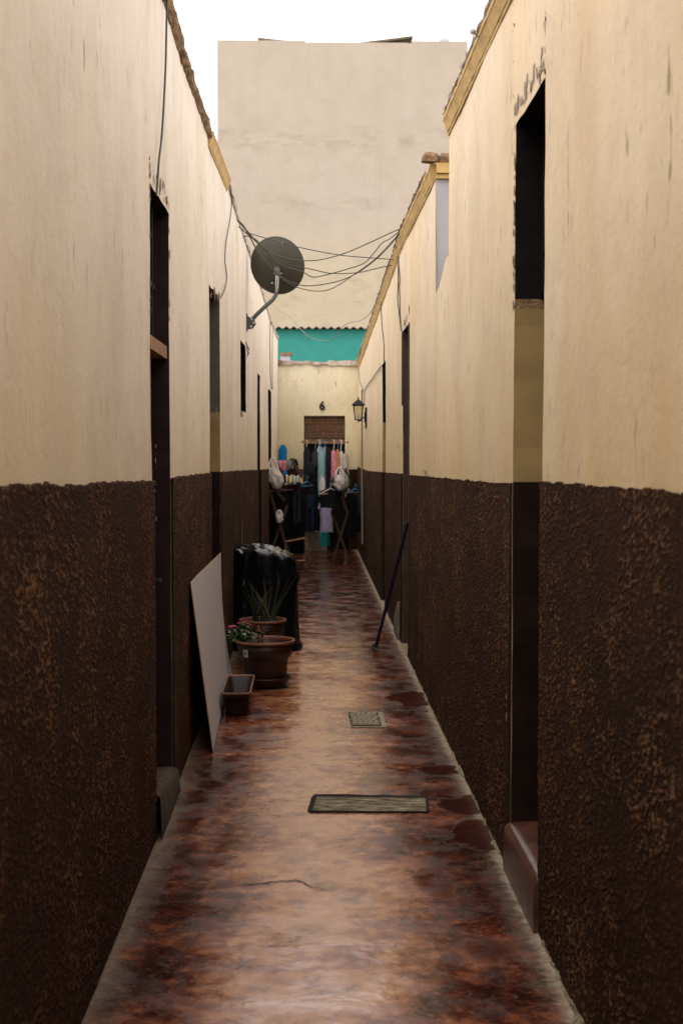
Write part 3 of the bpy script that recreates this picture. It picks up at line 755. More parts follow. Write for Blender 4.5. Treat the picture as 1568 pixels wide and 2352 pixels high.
for a, b in ((xe0 - .05, dx0 - .02), (dx1 + .02, xe1 + .05)):
    mb = MB()
    mb.grid(lambda u, v: Vector((a + (b - a) * u, YE - .015 + .003 * n3(u * 20, v * 20, 1), (ed + .012 * n3((a + (b - a) * u) * 9, 1, 1)) * v)), 12, 12)
    mb.build('dado', M['dado_end'], HE)
mb = MB()
rnd = random.Random(5); xx = xe0 - .1
while xx < xe1 + .1:
    wd = rnd.uniform(.08, .22)
    mb.box((xx, YE - .02 - rnd.uniform(0, .03), ez - .025 - rnd.uniform(0, .03)), (xx + wd, YE + .16, ez + rnd.uniform(.0, .03)), rnd.choice((0, 0, 1))); xx += wd + .004
mb.build('coping', [M['cement_cap'], M['adobe']], HE)
mb = MB()
zb0 = on_y(745, 1012, YE).z; bw = (dx1 - dx0) / 3.25
nrow = 3; rh = (dz1 - zb0 - .05) / nrow
mb.box((dx0, YE + .075, zb0 - .05), (dx1, YE + .16, dz1), 2)
for r_ in range(nrow):
    z0 = zb0 + .05 + r_ * rh
    for k in range(-1, 4):
        xa = dx0 + (k + (.15 if r_ % 2 else .6)) * bw; xb = xa + bw * .93
        xa, xb = max(xa, dx0 + .005), min(xb, dx1 - .005)
        if xb - xa < .03: continue
        mb.box((xa, YE + .05, z0), (xb, YE + .09, z0 + rh * .9), 0)
        nx = max(2, int((xb - xa) / .034))
        for i in range(nx):
            for j in range(2):
                hx = xa + .008 + i * (xb - xa - .012) / nx; hz = z0 + .018 + j * rh * .42
                mb.box((hx, YE + .047, hz), (hx + .017, YE + .0498, hz + rh * .27), 1)
mb.build('brick_infill', [simple('hollow_brick', (.17, .085, .045), .9, .3, 20), M['crack'], simple('brick_mortar', (.20, .135, .08), .95, .3, 20)], HE)
mb = MB(); mb.box((dx0, YE + .1, .0), (dx1, YE + .14, zb0 - .05)); mb.build('door', M['black_wood'], HE)  # near-black panel painted in for the dark open doorway
mb = MB(); a = on_y(707, 1222, 22.2); b = on_y(738, 1248, 22.2)
mb.box((dx0, 22.15, 0), (dx0 + .36, 22.48, a.z)); mb.build('threshold', simple('pale_cement_block', (.20, .17, .12), .9, .3, 9), HE)
# number
cu = bpy.data.curves.new('number', 'FONT'); cu.body = '6'; cu.size = .19; cu.extrude = .008; cu.offset = .004; cu.align_x = 'CENTER'
tmp = bpy.data.objects.new('tmp', cu); COL.objects.link(tmp)
bpy.context.view_layer.update()
me = bpy.data.meshes.new_from_object(tmp.evaluated_get(bpy.context.evaluated_depsgraph_get())); bpy.data.objects.remove(tmp)
me.materials.clear(); me.materials.append(M['black_iron']); me.name = 'house_number'
o = bpy.data.objects.new('house_number', me); COL.objects.link(o)
o.location = on_y(739.5, 941, YE - .018); o.rotation_euler = (R(90), 0, 0); tag(o, 'black metal number 6 fixed to the cream wall above the bricked doorway', 'number')

# ------------------------------------------------------------------ teal wall, tall block
YT = 25.0
tz = on_y(740, 756, YT).z
tw = empty('building', (0, 26, 0), 'teal painted upper wall under a corrugated sheet roof behind the end house', 'building')
mb = MB(); mb.box((-3.2, YT, 0), (3.2, YT + .2, tz)); mb.box((-3.2, YT + .21, 0), (3.2, YT + 3.2, tz - .25), 0)
mb.build('wall', M['teal'], tw)
mb = MB()
def cor(u, v):
    x = -3.3 + 6.6 * u; return Vector((x, YT - .12 + 3.4 * v, tz + .02 + .018 * math.sin(x * 2 * math.pi / .13) + .10 * v))
def cor2(u, v): return cor(u, v) + Vector((0, 0, -.012))
mb.grid(cor, 500, 2); mb.grid(cor2, 500, 2)
mb.grid(lambda u, v: cor(u, 0) if v else cor2(u, 0), 500, 1)
mb.build('roof', M['tin'], tw)
px = on_y(786, 800, YT).x
mb = MB(); mb.bar((px, YT - .02, 2.5), (px, YT - .02, tz - .6), .009); mb.build('pipe', M['rust'], tw)
mb = MB(); q = on_y(658, 826, 23.6)
mb.box((q.x - .1, 23.5, q.z - .35), (q.x + .06, 23.7, q.z + .06)); mb.box((q.x - .1, 23.48, q.z + .063), (q.x + .10, 23.74, q.z + .11), 1)
tag(mb.build('chimney_stub', [M['bluewhite'], M['adobe']], None, (q.x, 23.6, q.z - .35)), 'small broken masonry stub in front of the teal wall at its left corner', 'masonry stub')

YB = 36.0
bx0, bx1 = on_y(500, 500, YB).x, on_y(1072, 500, YB).x; bz = on_y(784, 98, YB).z
tb = empty('apartment_block', ((bx0 + bx1) / 2, YB + 5, 0), 'tall windowless beige block rising behind the alley against the sky', 'building')
mb = MB()
mb.grid(lambda u, v: Vector((bx0 + (bx1 - bx0) * u, YB - .02 * fbm(u * 5, v * 9, 3), bz * v)), 20, 30)
mb.box((bx0, YB + .03, 0), (bx1, YB + 9, bz - .05)); wmb = mb
wmb.build('wall', [M['tall'], simple('plaster_joint', (.335, .285, .238), .95)], tb)
mb = MB()
mb.box((bx0, YB + .02, bz - .003), (bx0 + 2.2, YB + .2, bz + .05)); mb.box((bx1 - 1.4, YB + .02, bz - .003), (bx1, YB + .2, bz + .06))
mb.box((bx0 + 2.3, YB + .02, bz - .003), (bx1 - 1.5, YB + .2, bz + .015)); mb.build('parapet', M['tall'], tb)
mb = MB()
for (xa, ya, xb, yb, lab) in ((592, 86, 720, 99, 'low rusty canopy sloping down to the right on the tall block roof'), (810, 99, 948, 82, 'low rusty canopy sloping up to the right on the tall block roof')):
    a = on_y(xa, ya, YB + .1); b = on_y(xb, yb, YB + .1)
    r = empty('roof_canopy', ((a.x + b.x) / 2, YB + 1, bz), lab, 'canopy', 'canopies on the block roof')
    mb = MB(); n = Vector((0, 2.2, .05)); t_ = Vector((0, 0, .05))
    vs = [a, b, b + n, a + n]; vs += [v - t_ for v in vs]
    mb.add(vs, [(0,1,2,3),(7,6,5,4),(0,4,5,1),(1,5,6,2),(2,6,7,3),(3,7,4,0)]); mb.build('sheet', M['rust'], r)
    for p in (a, b):
        for dy in (.1, 2.0):
            mb = MB(); mb.bar((p.x * .98 + .01, p.y + dy, bz - .05), (p.x * .98 + .01, p.y + dy, max(bz + .02, p.z - .04)), .03)
            mb.build('post', M['rust'], r)
q = on_y(1020, 98, YB + .4)
mb = MB(); mb.lathe([(.13, -.1), (.13, .03), (.115, .08), (.07, .12), (0, .135)], (q.x, q.y, q.z), 18)
tag(mb.build('roof_vent', M['grey'], None, (q.x, q.y, q.z - .1)), 'small grey domed vent on the right end of the tall block roof', 'vent')
q = Rr(1112, 86); mb = MB()
q2 = on_y(1085, 72, q.y - .1)
mb.lathe([(0, -.014), (.010, -.010), (.014, 0), (.010, .010), (0, .014)], q2, 12); mb.bar(q2, (q2.x + .07, q.y, q2.z - .03), .004)
tag(mb.build('roof_fitting', M['grey'], None, q2), 'small grey round fitting sticking out over the right roof edge', 'fitting')

# ------------------------------------------------------------------ satellite dish on the left wall
pw = L(566, 742); Yd = pw.y
ds = empty('satellite_dish', pw, 'dark grey satellite dish seen from behind on a bent arm from the left wall', 'satellite dish')
arm_c = simple('olive_grey_metal', (.05, .053, .045), .5, .15, 20, .5)
dish_m = simple('shaded_olive_dish', (.045, .041, .029), .5, .18, 16, .4)  # dark tone holds the shade on the back of the dish
bolt_m = simple('bright_bolt', (.5, .5, .46), .4, .1, 20, .5)
bolts = []
mb = MB()
mb.box((pw.x + .001, Yd - .05, pw.z - .075), (pw.x + .012, Yd + .05, pw.z + .085))
for dy in (-.026, .020):
    vs = [(pw.x + .010, 0, pw.z - .06), (pw.x + .010, 0, pw.z + .065), (pw.x + .075, 0, pw.z + .03), (pw.x + .09, 0, pw.z - .01), (pw.x + .06, 0, pw.z - .05)]
    f_ = [(v[0], Yd + dy, v[2]) for v in vs]; b_ = [(v[0], Yd + dy + .006, v[2]) for v in vs]
    mb.add(f_ + b_, [(4,3,2,1,0), (5,6,7,8,9)] + [(i, (i+1)%5, (i+1)%5+5, i+5) for i in range(5)])
br = mb.build('bracket', arm_c, ds)
for bx, bzz in ((.05, .035), (.072, .0), (.045, -.035)):
    mb = MB(); mb.bar((pw.x + bx, Yd - .038, pw.z + bzz), (pw.x + bx, Yd - .024, pw.z + bzz), .009, 0, 6); mb.build('bolt', bolt_m, br)
armp = [on_y(573, 741, Yd), on_y(590, 722, Yd), on_y(610, 703, Yd + .02), on_y(626, 689, Yd + .04), on_y(634, 677, Yd + .05), on_y(636, 660, Yd + .06), on_y(637, 634, Yd + .07)]
mb = MB(); mb.tube(armp, .019, 12); mb.build('arm', arm_c, ds)
dc = on_y(637, 610, Yd + .17); Rd = .262
nd = Vector((.26, 1, .36)).normalized()          # direction the dish looks in, away from us
q = nd.to_track_quat('Z', 'Y').to_matrix()
mb = MB()
def dish_s(rad, off):
    return lambda u, v: dc + q @ Vector((rad * v * math.cos(6.28319 * u) * .99, rad * 1.04 * v * math.sin(6.28319 * u), off + .055 * v * v - .055))
mb.grid(dish_s(Rd, 0), 56, 10); mb.grid(dish_s(Rd - .004, .008), 56, 10)
rim = [dish_s(Rd, .004)(k / 56, 1) for k in range(57)]; mb.tube(rim, .007, 6)
mb.build('reflector', dish_m, ds)
mb = MB(); h0 = dc + q @ Vector((0, -.06, -.075)); 
mb.slat(armp[-1] + Vector((0, 0, -.03)), armp[-1] + Vector((0, 0, .05)), .05, .04, (0, 1, 0)); mb.slat(armp[-1] + Vector((0, .0, .03)), dc + q @ Vector((0, -.02, -.05)), .05, .05, (0, 0, 1))
mb.build('mount', arm_c, ds)
for px, py in ((630, 627), (637, 630), (646, 628), (633, 652), (625, 650), (648, 558)):
    d_ = ray(px, py); t_ = (dc - CAM).dot(nd) / d_.dot(nd)
    p = CAM + d_ * (t_ - .055); mb = MB(); mb.lathe([(0, -.008), (.007, -.006), (.009, 0), (.007, .006), (0, .008)], p, 8); mb.build('bolt', bolt_m, ds)
mb = MB(); mb.tube([on_y(634, 634, Yd + .02), on_y(634, 655, Yd + .015), on_y(635, 672, Yd + .02), on_y(638, 660, Yd + .01), on_y(639, 642, Yd + .01), on_y(636, 633, Yd + .02)], .0045, 6)
mb.build('cable_loop', simple('pale_cable', (.45, .44, .42), .5), ds)

# ------------------------------------------------------------------ cables
def smooth(pts, k=6):
    out = []; N = len(pts)
    for i in range(N - 1):
        p0, p1, p2, p3 = pts[max(i-1, 0)], pts[i], pts[i+1], pts[min(i+2, N-1)]
        for j in range(k):
            t = j / k
            out.append(.5 * ((2*p1) + (p2-p0)*t + (2*p0-5*p1+4*p2-p3)*t*t + (3*p1-p0-3*p2+p3)*t**3))
    out.append(pts[-1]); return out
def cable(pts, r, label, group=None, mat='cable', k=6, name='cable'):
    mb = MB(); mb.tube(smooth(pts, k), r, 6)
    return tag(mb.build(name, M[mat], None, pts[0]), label, 'cable', group)
def c4(pts, Ya, Yb):
    n = len(pts); return [on_y(489.2 + p[0] * .312, 439 + p[1] * .312, Ya + (Yb - Ya) * (p[0] - pts[0][0]) / (pts[-1][0] - pts[0][0])) for p in pts]
G1 = 'cables strung across the alley'
cable(c4([(235, 300), (265, 310), (420, 355), (640, 415), (930, 470), (1150, 490), (1330, 503)], 12.4, 12.2), .004, 'nearly straight thin black cable crossing the alley over the top of the dish', G1)
cable(c4([(180, 215), (260, 300), (330, 380), (420, 450), (560, 500), (720, 512), (860, 490), (1000, 445), (1150, 380), (1300, 310), (1410, 265)], 12.0, 11.5), .0042, 'black cable sagging across the middle of the dish, highest of the sagging wires', G1)
cable(c4([(188, 260), (290, 350), (420, 460), (560, 545), (700, 570), (870, 605), (1060, 600), (1200, 570), (1310, 545)], 12.1, 12.3), .004, 'black cable sagging shallowly from dish to the lower anchor right of it', G1)
cable(c4([(220, 330), (300, 345), (400, 440), (500, 540), (650, 590), (735, 632), (850, 612), (1000, 570), (1110, 530), (1180, 460), (1240, 385), (1300, 350), (1390, 280)], 12.2, 11.6), .0042, 'kinked black cable with a sharp dip just right of the dish', G1)
cable(c4([(180, 215), (250, 300), (320, 430), (400, 530), (500, 630), (600, 680), (690, 697), (820, 685), (960, 650), (1080, 590), (1200, 500), (1300, 400), (1390, 285)], 12.05, 11.55), .0042, 'black cable sagging low across the lower edge of the dish', G1)
cable(c4([(215, 240), (280, 350), (350, 470), (450, 590), (560, 680), (680, 725), (800, 735), (900, 705), (1050, 605), (1180, 510), (1290, 400), (1405, 270)], 12.1, 11.5), .0035, 'thin olive cable hanging lowest of the sagging wires beside the dish', G1)
cable(c4([(180, 215), (215, 245), (250, 295), (285, 345)], 12, 12.05), .008, 'thick black bundle of cable tied at the top of the left wall', None)
cable(c4([(345, 690), (440, 840), (570, 930), (640, 1010), (720, 1080), (830, 1102), (890, 1080), (940, 1010), (1000, 970), (1090, 950), (1160, 890), (1235, 740)], 19, 15), .0038, 'thin pale cable drooping in front of the teal wall', None, 'cable_pale')
off = lambda p, s, d=.012: Vector((p.x - s * d, p.y, p.z))
l_ = lambda pts, d=.012: [off(L(*p), -1, d) for p in pts]
r_ = lambda pts, d=.012: [off(Rr(*p), 1, d) for p in pts]
cable(l_([(374, -30), (372, 60), (370, 150), (365, 250), (360, 320), (354, 370), (351, 415), (348, 450)], .02), .0045, 'brown black cable hanging down the left wall to the nearest door', None)
cable(l_([(519, 412), (526, 440), (527, 478), (521, 520), (514, 560), (512, 600), (516, 638), (510, 668), (502, 684)], .015), .0042, 'wavy black cable running from the ochre cornice to the second doorway', None)
cable(r_([(921, 545), (916, 570), (917, 610), (917, 655), (916, 690), (920, 725), (923, 752)]), .005, 'black cable pair, left strand, hanging to the dark doorway right', 'cables hanging down the right wall')
cable(r_([(918, 560), (916, 580), (921, 640), (920, 655), (921, 690), (922, 735), (924, 757), (928, 765)]), .005, 'black cable pair, right strand, knotted above the dark doorway right', 'cables hanging down the right wall')
cable(r_([(877, 660), (877, 690), (879, 740), (884, 795), (884, 832)]), .005, 'thin olive cable dropping to the far narrow doorway on the right', 'cables hanging down the right wall')
cable(r_([(884, 835), (872, 848), (858, 868), (842, 890), (839, 900), (838, 925)]), .005, 'olive cable running diagonally from the far doorway to the wall lantern', 'cables hanging down the right wall')
cable([on_y(824, 832, 22.3)] + r_([(827, 868), (829, 880), (836, 896)]), .005, 'thin olive cable dropping in the far right corner to the grey pipe', 'cables hanging down the right wall')
cable(l_([(617, 740), (616.5, 800), (617.5, 860), (620, 894)], .02), .006, 'left one of two thin pipes down the far left wall', 'thin pipes on the far left wall', 'cable_pale', 6, 'conduit')
cable(l_([(623, 748), (622, 800), (622, 860), (622.5, 895)], .02), .006, 'right one of two thin pipes down the far left wall', 'thin pipes on the far left wall', 'cable_pale', 6, 'conduit')
cable(r_([(836, 895), (836, 960), (836, 1080), (836.5, 1190), (837, 1250)], .03), .013, 'straight grey pipe running down the right wall past the lantern', None, 'cable_pale', 6, 'conduit')
cable(r_([(858, 708), (866, 710), (875, 709)], -.02), .006, 'short grey pipe end poking out of the right roof edge', None, 'cable_pale', 4, 'pipe_stub')

# ------------------------------------------------------------------ wall lantern
pl_ = Rr(842, 958)
ln = empty('wall_lantern', pl_, 'black four sided wall lantern on a bracket near the number 6', 'lantern')
lc = on_y(822.5, 946, pl_.y)
mb = MB(); k_ = pl_.y / F
mb.box((pl_.x - .022, pl_.y - .035, pl_.z - 26 * k_), (pl_.x - .002, pl_.y + .035, pl_.z + 22 * k_)); mb.box((pl_.x - .034, pl_.y - .02, pl_.z - 12 * k_), (pl_.x - .022, pl_.y + .02, pl_.z + 12 * k_))
mb.build('back_plate', M['black_iron'], ln)
zb = lc.z - 19 * k_
mb = MB(); mb.tube(smooth([Vector((pl_.x - .02, pl_.y, pl_.z)), Vector((pl_.x - .05, pl_.y, pl_.z - .008)), Vector((pl_.x - .075, pl_.y, pl_.z - .03)), Vector((lc.x + .03, lc.y, zb - .01)), Vector((lc.x, lc.y, zb - .005))], 5), .008, 8)
mb.lathe([(0, -.035), (.008, -.03), (.006, -.012), (.03, 0), (.03, .008)], (lc.x, lc.y, zb), 12)
mb.build('arm', M['black_iron'], ln)
mb = MB(); r0, r1, hh = .040, .066, 34 * k_
C4 = [(-1, -1), (1, -1), (1, 1), (-1, 1)]
for i in range(4):
    a, b = C4[i], C4[(i + 1) % 4]
    mb.slat((lc.x + a[0] * r0, lc.y + a[1] * r0, zb), (lc.x + a[0] * r1, lc.y + a[1] * r1, zb + hh), .011, .011, (0, 1, .01))
    mb.slat((lc.x + a[0] * r0, lc.y + a[1] * r0, zb + .004), (lc.x + b[0] * r0, lc.y + b[1] * r0, zb + .004), .012, .012)
    mb.slat((lc.x + a[0] * r1, lc.y + a[1] * r1, zb + hh), (lc.x + b[0] * r1, lc.y + b[1] * r1, zb + hh), .012, .012)
mb.build('frame', M['black_iron'], ln)
mb = MB(); zt = zb + hh
def ring(r, z): return [(lc.x + a * r, lc.y + b * r, z) for a, b in C4]
lv = [(r1 + .022, zt + .002), (r1 + .022, zt + .010), (.05, zt + .045), (.034, zt + .06), (.022, zt + .068), (.010, zt + .080), (.004, zt + .115)]
vs = [p for r, z in lv for p in ring(r, z)]
mb.add(vs, [(i*4+j, i*4+(j+1)%4, i*4+4+(j+1)%4, i*4+4+j) for i in range(len(lv)-1) for j in range(4)] + [(3, 2, 1, 0)])
mb.build('roof', M['black_iron'], ln)
gm = bpy.data.materials.new('hazy_lantern_glass'); gm.use_nodes = True
gp = gm.node_tree.nodes['Principled BSDF']; gp.inputs['Base Color'].default_value = (.75, .68, .52, 1); gp.inputs['Roughness'].default_value = .25; gp.inputs['Transmission Weight'].default_value = .75; gp.inputs['IOR'].default_value = 1.05
for i in range(4):
    a, b = C4[i], C4[(i + 1) % 4]; e = .96
    mb = MB(); q_ = [(lc.x + a[0]*r0*e, lc.y + a[1]*r0*e, zb + .01), (lc.x + b[0]*r0*e, lc.y + b[1]*r0*e, zb + .01), (lc.x + b[0]*r1*e, lc.y + b[1]*r1*e, zt - .006), (lc.x + a[0]*r1*e, lc.y + a[1]*r1*e, zt - .006)]
    mb.add(q_, [(0, 1, 2, 3)]); mb.build('pane', gm, ln)
mb = MB(); mb.lathe([(0, 0), (.014, .0), (.014, .03), (.02, .05), (.016, .08), (0, .09)], (lc.x, lc.y, zb + .008), 12); mb.build('bulb', simple('white_bulb', (.7, .66, .55), .4), ln)

# ------------------------------------------------------------------ drain cover and plank
def fquad(mb, pts, z0, z1, mi=0):
    a = [on_floor(*p) for p in pts]
    lo = [(p.x, p.y, z0) for p in a]; hi = [(p.x, p.y, z1) for p in a]; n = len(a)
    mb.add(lo + hi, [tuple(range(n, 2*n))] + [(i, (i+1)%n, (i+1)%n+n, i+n) for i in range(n)], mi)
c0 = on_floor(838, 1654)
dr = empty('drain_cover', c0, 'small square metal drain cover with raised ridges set in the red floor', 'drain cover')
mb = MB(); fquad(mb, [(806, 1671), (888, 1671), (878, 1637), (799, 1637)], -.02, .004); mb.build('concrete_collar', simple('grey_green_cement', (.24, .20, .12), .95, .35, 30), dr)
mb = MB(); fquad(mb, [(807, 1669), (876, 1669), (865, 1638), (800, 1638)], -.02, .0065); mb.build('gap', M['crack'], dr)
mb = MB(); fquad(mb, [(810.5, 1667.5), (872.5, 1667.5), (862.5, 1639.5), (803, 1639.5)], -.02, .009)
for i in range(6):
    for j in range(5):
        v = (i + .5) / 6; u = (j + .5 + (.25 if i % 2 else -.1)) / 5
        cx = (810.5 + (803 - 810.5) * v) + u * 60; cy = 1667.5 - 28 * v
        c = on_floor(cx, cy); mb.lathe([(.022, 0), (.018, .006), (0, .008)], (c.x, c.y, .009), 8)
mb.build('plate', simple('worn_drain_metal', (.17, .145, .085), .5, .4, 40, .5), dr)
c0 = on_floor(845, 1848)
pk = empty('wooden_plank', c0, 'weathered grey wooden plank filling a slot across the red alley floor', 'plank')
mb = MB()
rag = [(706, 1861), (714, 1865.6), (760, 1865), (850, 1866), (930, 1866.3), (985, 1865.5), (985, 1845), (982, 1830), (950, 1828.5), (920, 1829), (880, 1827), (850, 1828), (800, 1825.5), (780, 1825.5), (722, 1826), (714, 1834), (711, 1848)]
fquad(mb, rag, -.02, .004); mb.build('slot', M['crack'], pk)
wm = NT('weathered_plank_wood'); g_ = wm.noise(1, wm.map((9, 45, 10)), 8, .75)
wm.bump(g_, .8, .01); M['plank'] = wm.set(wm.ramp(g_, [(.38, (.035, .027, .015)), (.5, (.16, .125, .075)), (.62, (.40, .34, .24))]), .85, .25)
mb = MB(); fquad(mb, [(718, 1863.5), (740, 1864.2), (800, 1864), (860, 1865), (978, 1864.6), (977, 1850), (976, 1836.5), (900, 1834.5), (820, 1834), (728, 1832.5), (722, 1848)], -.02, .0048); mb.build('board', M['plank'], pk)

# ------------------------------------------------------------------ white board leaning on the left wall
yb0, yb1 = 7.44, 9.75
def board(u, v):
    Y = yb0 + (yb1 - yb0) * u
    x0 = -.494 - .075 * u + .062 * u * u; xt = XL(Y) + .022
    q_ = v * (1 - u) + u * (1 - (1 - v) ** 2.4)
    return Vector((x0 + (xt - x0) * q_ + .006 * math.sin(3.1 * u) * math.sin(3.1 * v), Y + .012 * v, .004 + (.893 - .012 * u) * v))
mb = MB(); th = Vector((-.004, 0, 0))
mb.grid(board, 24, 24, 0); mb.grid(lambda u, v: board(1 - u, v) + th, 24, 24, 1)
mb.grid(lambda u, v: board(u, 1) + th * v, 24, 1, 1); mb.grid(lambda u, v: board(0, u) + th * v, 24, 1, 1); mb.grid(lambda u, v: board(1, u) + th * v, 24, 1, 1)
wb = NT('white_faced_hardboard'); wst = wb.noise(1, wb.map((3, 25, 2.0), (0, 0, .3)), 5, .6)
wc = wb.ramp(wst, [(.4, (.60, .57, .56)), (.75, (.50, .47, .45))])
sm_ = wb.noise(3.5, detail=7, rough=.7); wc = wb.mix(wb.ramp(sm_, [(.58, 0), (.75, .35)]), wc, (.38, .33, .30))
wbm = wb.set(wc, .5, .4)
o = mb.build('white_board', [wbm, simple('hardboard_edge', (.38, .20, .08), .8)], None, (-.55, 8.5, 0))
tag(o, 'large bowed white hardboard sheet leaning on the left wall', 'board')

# ------------------------------------------------------------------ bin under a black plastic sheet
bc = Vector((-.345, 11.42, 0))
bagm = NT('black_plastic_sheet')
h1 = bagm.noise(5, bagm.map((1.2, 1.2, .35)), 3, .5, 1.5); h2 = bagm.noise(13, bagm.map((1, 1, .5)), 2, .5, 1.0)
bagm.bump(bagm.math('ADD', h1, bagm.math('MULTIPLY', h2, .4)), .38, .03)
M['bag'] = bagm.set((.004, .0045, .006), bagm.ramp(h2, [(.3, .14), (.7, .34)]), .25)
def bag(u, v):
    a = 2 * math.pi * u
    hz = .79
    if v < .72: z = hz * (v / .72) * .93; s = 1
    else:
        t = (v - .72) / .28; z = hz * (.93 + .07 * math.sin(t * math.pi / 2)); s = math.cos(t * math.pi / 2 * .98)
    z0 = z / hz
    ca, sa = math.cos(a), math.sin(a); e = .70
    rx = math.copysign(abs(ca) ** e, ca); ry = math.copysign(abs(sa) ** e, sa)
    wx = .262 + .022 * (1 - z0) + .025 * max(0, 1 - abs(z0 - .72) / .10) * (1 if z0 < .8 else .6) - .02 * z0; wy = .26 + .03 * (1 - z0)
    fold = .007 * math.sin(a * 9 + 3 * z) * (1 - z0 * .6) + .022 * n3(rx * 3, ry * 3, z * 2.5) + .012 * n3(rx * 9, ry * 9, z * 5)
    p = Vector((bc.x + (wx + fold) * rx * s, bc.y + (wy + fold) * ry * s, z))
    if v > .6:
        crease = abs(n3(p.x * 7 + 3, p.y * 3.5, 2)) ; c2 = abs(n3(p.x * 15, p.y * 9 + p.x * 6, 8))
        p.z += (-.055 * crease - .025 * c2 + .045) * min(1, (v - .6) / .15)
        p.z -= .05 * (p.x - bc.x) / .27 * (1 if p.x > bc.x else .35) * min(1, (v - .6) / .12)
    if 0.60 < z0 < .70 and v < .72: p.y += -.006 * math.sin((z0 - .6) * 31)
    if v < .03: p.x += .02 * max(0, rx)
    return p
mb = MB(); mb.grid(bag, 120, 90)
o = mb.build('covered_bin', M['bag'], None, (bc.x, bc.y, 0)); tag(o, 'rubbish bin draped in crumpled shiny black plastic against the left wall', 'bin')

# ------------------------------------------------------------------ pots
terra = NT('shaded_terracotta'); tn = terra.noise(5, detail=6)
M['terra'] = terra.set(terra.mix(terra.ramp(terra.noise(30, detail=5), [(.5, 0), (.75, .3)]), terra.ramp(tn, [(.3, (.020, .0065, .0045)), (.7, (.032, .0105, .0065))]), (.045, .021, .014)), .45, .4)  # body colour darkened to carry the shade on the pots
M['terra_rim'] = simple('lit_terracotta_rim', (.17, .062, .028), .5, .25, 18, .4)  # lighter rim colour paints in the light it catches
M['soil'] = simple('dry_soil', (.075, .062, .038), .95, .5, 45, .2, 0, 1, .02)
M['leaf'] = simple('green_leaf', (.060, .12, .035), .45, .35, 30, .4)
M['leaf_pale'] = simple('pale_leaf', (.22, .30, .16), .45, .2, 30, .4)
M['dry'] = simple('dry_brown_leaf', (.13, .058, .018), .8, .4, 30)
M['aloe'] = simple('grey_green_blade', (.020, .032, .018), .5, .3, 25, .4)
M['pink'] = simple('magenta_petal', (.62, .02, .16), .6, .2, 20)
def pot(c, r, h, label, saucer=True, soilz=.045):
    p = empty('flower_pot', c, label, 'plant pot')
    k = r / .195; H = h
    mb = MB(); mb.lathe([(0, .03), (.135*k, .03), (.14*k, .04), (.152*k, H*.55), (.158*k, H*.62), (.176*k, H*.66), (.190*k, H - .022), (.182*k, H - .02), (.168*k, H*.7), (.16*k, H - soilz - .04)], c, 48)
    mb.build('pot_body', M['terra'], p)
    mb = MB(); mb.lathe([(.183*k, H - .022), (.200*k, H - .020), (.204*k, H - .010), (.200*k, H), (.190*k, H), (.183*k, H - .008), (.183*k, H - .022)], c, 48); mb.build('rim', M['terra_rim'], p)
    mb = MB(); mb.grid(lambda u, v: Vector((c[0] + .182*k * v * math.cos(6.28319*u), c[1] + .182*k * v * math.sin(6.28319*u), c[2] + H - soilz + .012 * n3(v * 4 * math.cos(6.28*u), v * 4 * math.sin(6.28*u), c[0] * 9))), 36, 10); mb.build('soil', M['soil'], p)
    if saucer:
        mb = MB(); mb.lathe([(0, .004), (.125*k, .004), (.15*k, .02), (.172*k, .055), (.178*k, .058), (.176*k, .066), (.168*k, .064), (.146*k, .03), (0, .028)], c, 48); mb.build('saucer', M['terra'], p)
    return p
pc = Vector((-.283, 9.55, .002)); pcb = Vector((-.33, 10.55, .002))
P1 = pot(pc, .195, .312, 'large terracotta pot on a saucer with a paper sticker, mostly bare soil')
mb = MB(); 
def stick(u, v):
    a = R(222) + R(13) * u; z = .212 + .05 * v; r = .1865 + (z - .21) * .14
    return Vector((pc.x + r * math.cos(a), pc.y + r * math.sin(a), pc.z + z))
mb.grid(stick, 6, 3, 0)
mb.grid(lambda u, v: stick(.25 + u * .45, .3 + v * .45) + Vector((-.001, -.002, 0)), 3, 2, 1)
mb.build('sticker', [simple('paper_sticker', (.45, .45, .38), .7), simple('green_print', (.10, .14, .08), .7)], P1)
P2 = pot(pcb, .17, .33, 'smaller terracotta pot behind the big one, thin grey green blades growing in it', False)
def leafshape(mb, base, d, ln_, wd, droop, mi=0, up=Vector((0, 0, 1))):
    d = d.normalized(); s = d.cross(up).normalized(); n = 5; vs = []
    for i in range(n + 1):
        t = i / n; c = base + d * ln_ * t + Vector((0, 0, -droop * t * t)); ww = wd * math.sin(math.pi * (.08 + .92 * t) ** .8) * (1 if t < 1 else 0)
        cup = up * (.25 * ww)
        vs += [c - s * ww + cup, c, c + s * ww + cup]
    mb.add(vs, [(i*3+j, i*3+j+1, i*3+j+4, i*3+j+3) for i in range(n) for j in range(2)], mi, True)
rnd = random.Random(11)
bl = empty('blade_plant', pcb + Vector((0, 0, .28)), 'thin grey green upright blades in the pot before the black bin', 'plant')
for i in range(26):
    a = rnd.uniform(0, 6.28); b = pcb + Vector((.07 * math.cos(a), .05 * math.sin(a), .28)); lnn = rnd.uniform(.18, .37); sp = rnd.uniform(-.5, .5)
    mb = MB(); pts = [b + Vector((sp * lnn * t * (.6 + .5 * t), .1 * math.sin(a) * t, lnn * t)) for t in (0, .25, .5, .75, 1)]
    mb.tube(smooth(pts, 3), [max(.0012, (.0085 * (1 - k / 12) ** .7)) for k in range(13)], 5)
    mb.build('blade', M['aloe'] if i % 9 else M['dry'], bl)
fc = on_y(560, 1468, 9.62)
fl = empty('flowering_plant', fc, 'low leafy plant with magenta flowers at the left rim of the pot', 'plant')
mb = MB(); mp = MB()
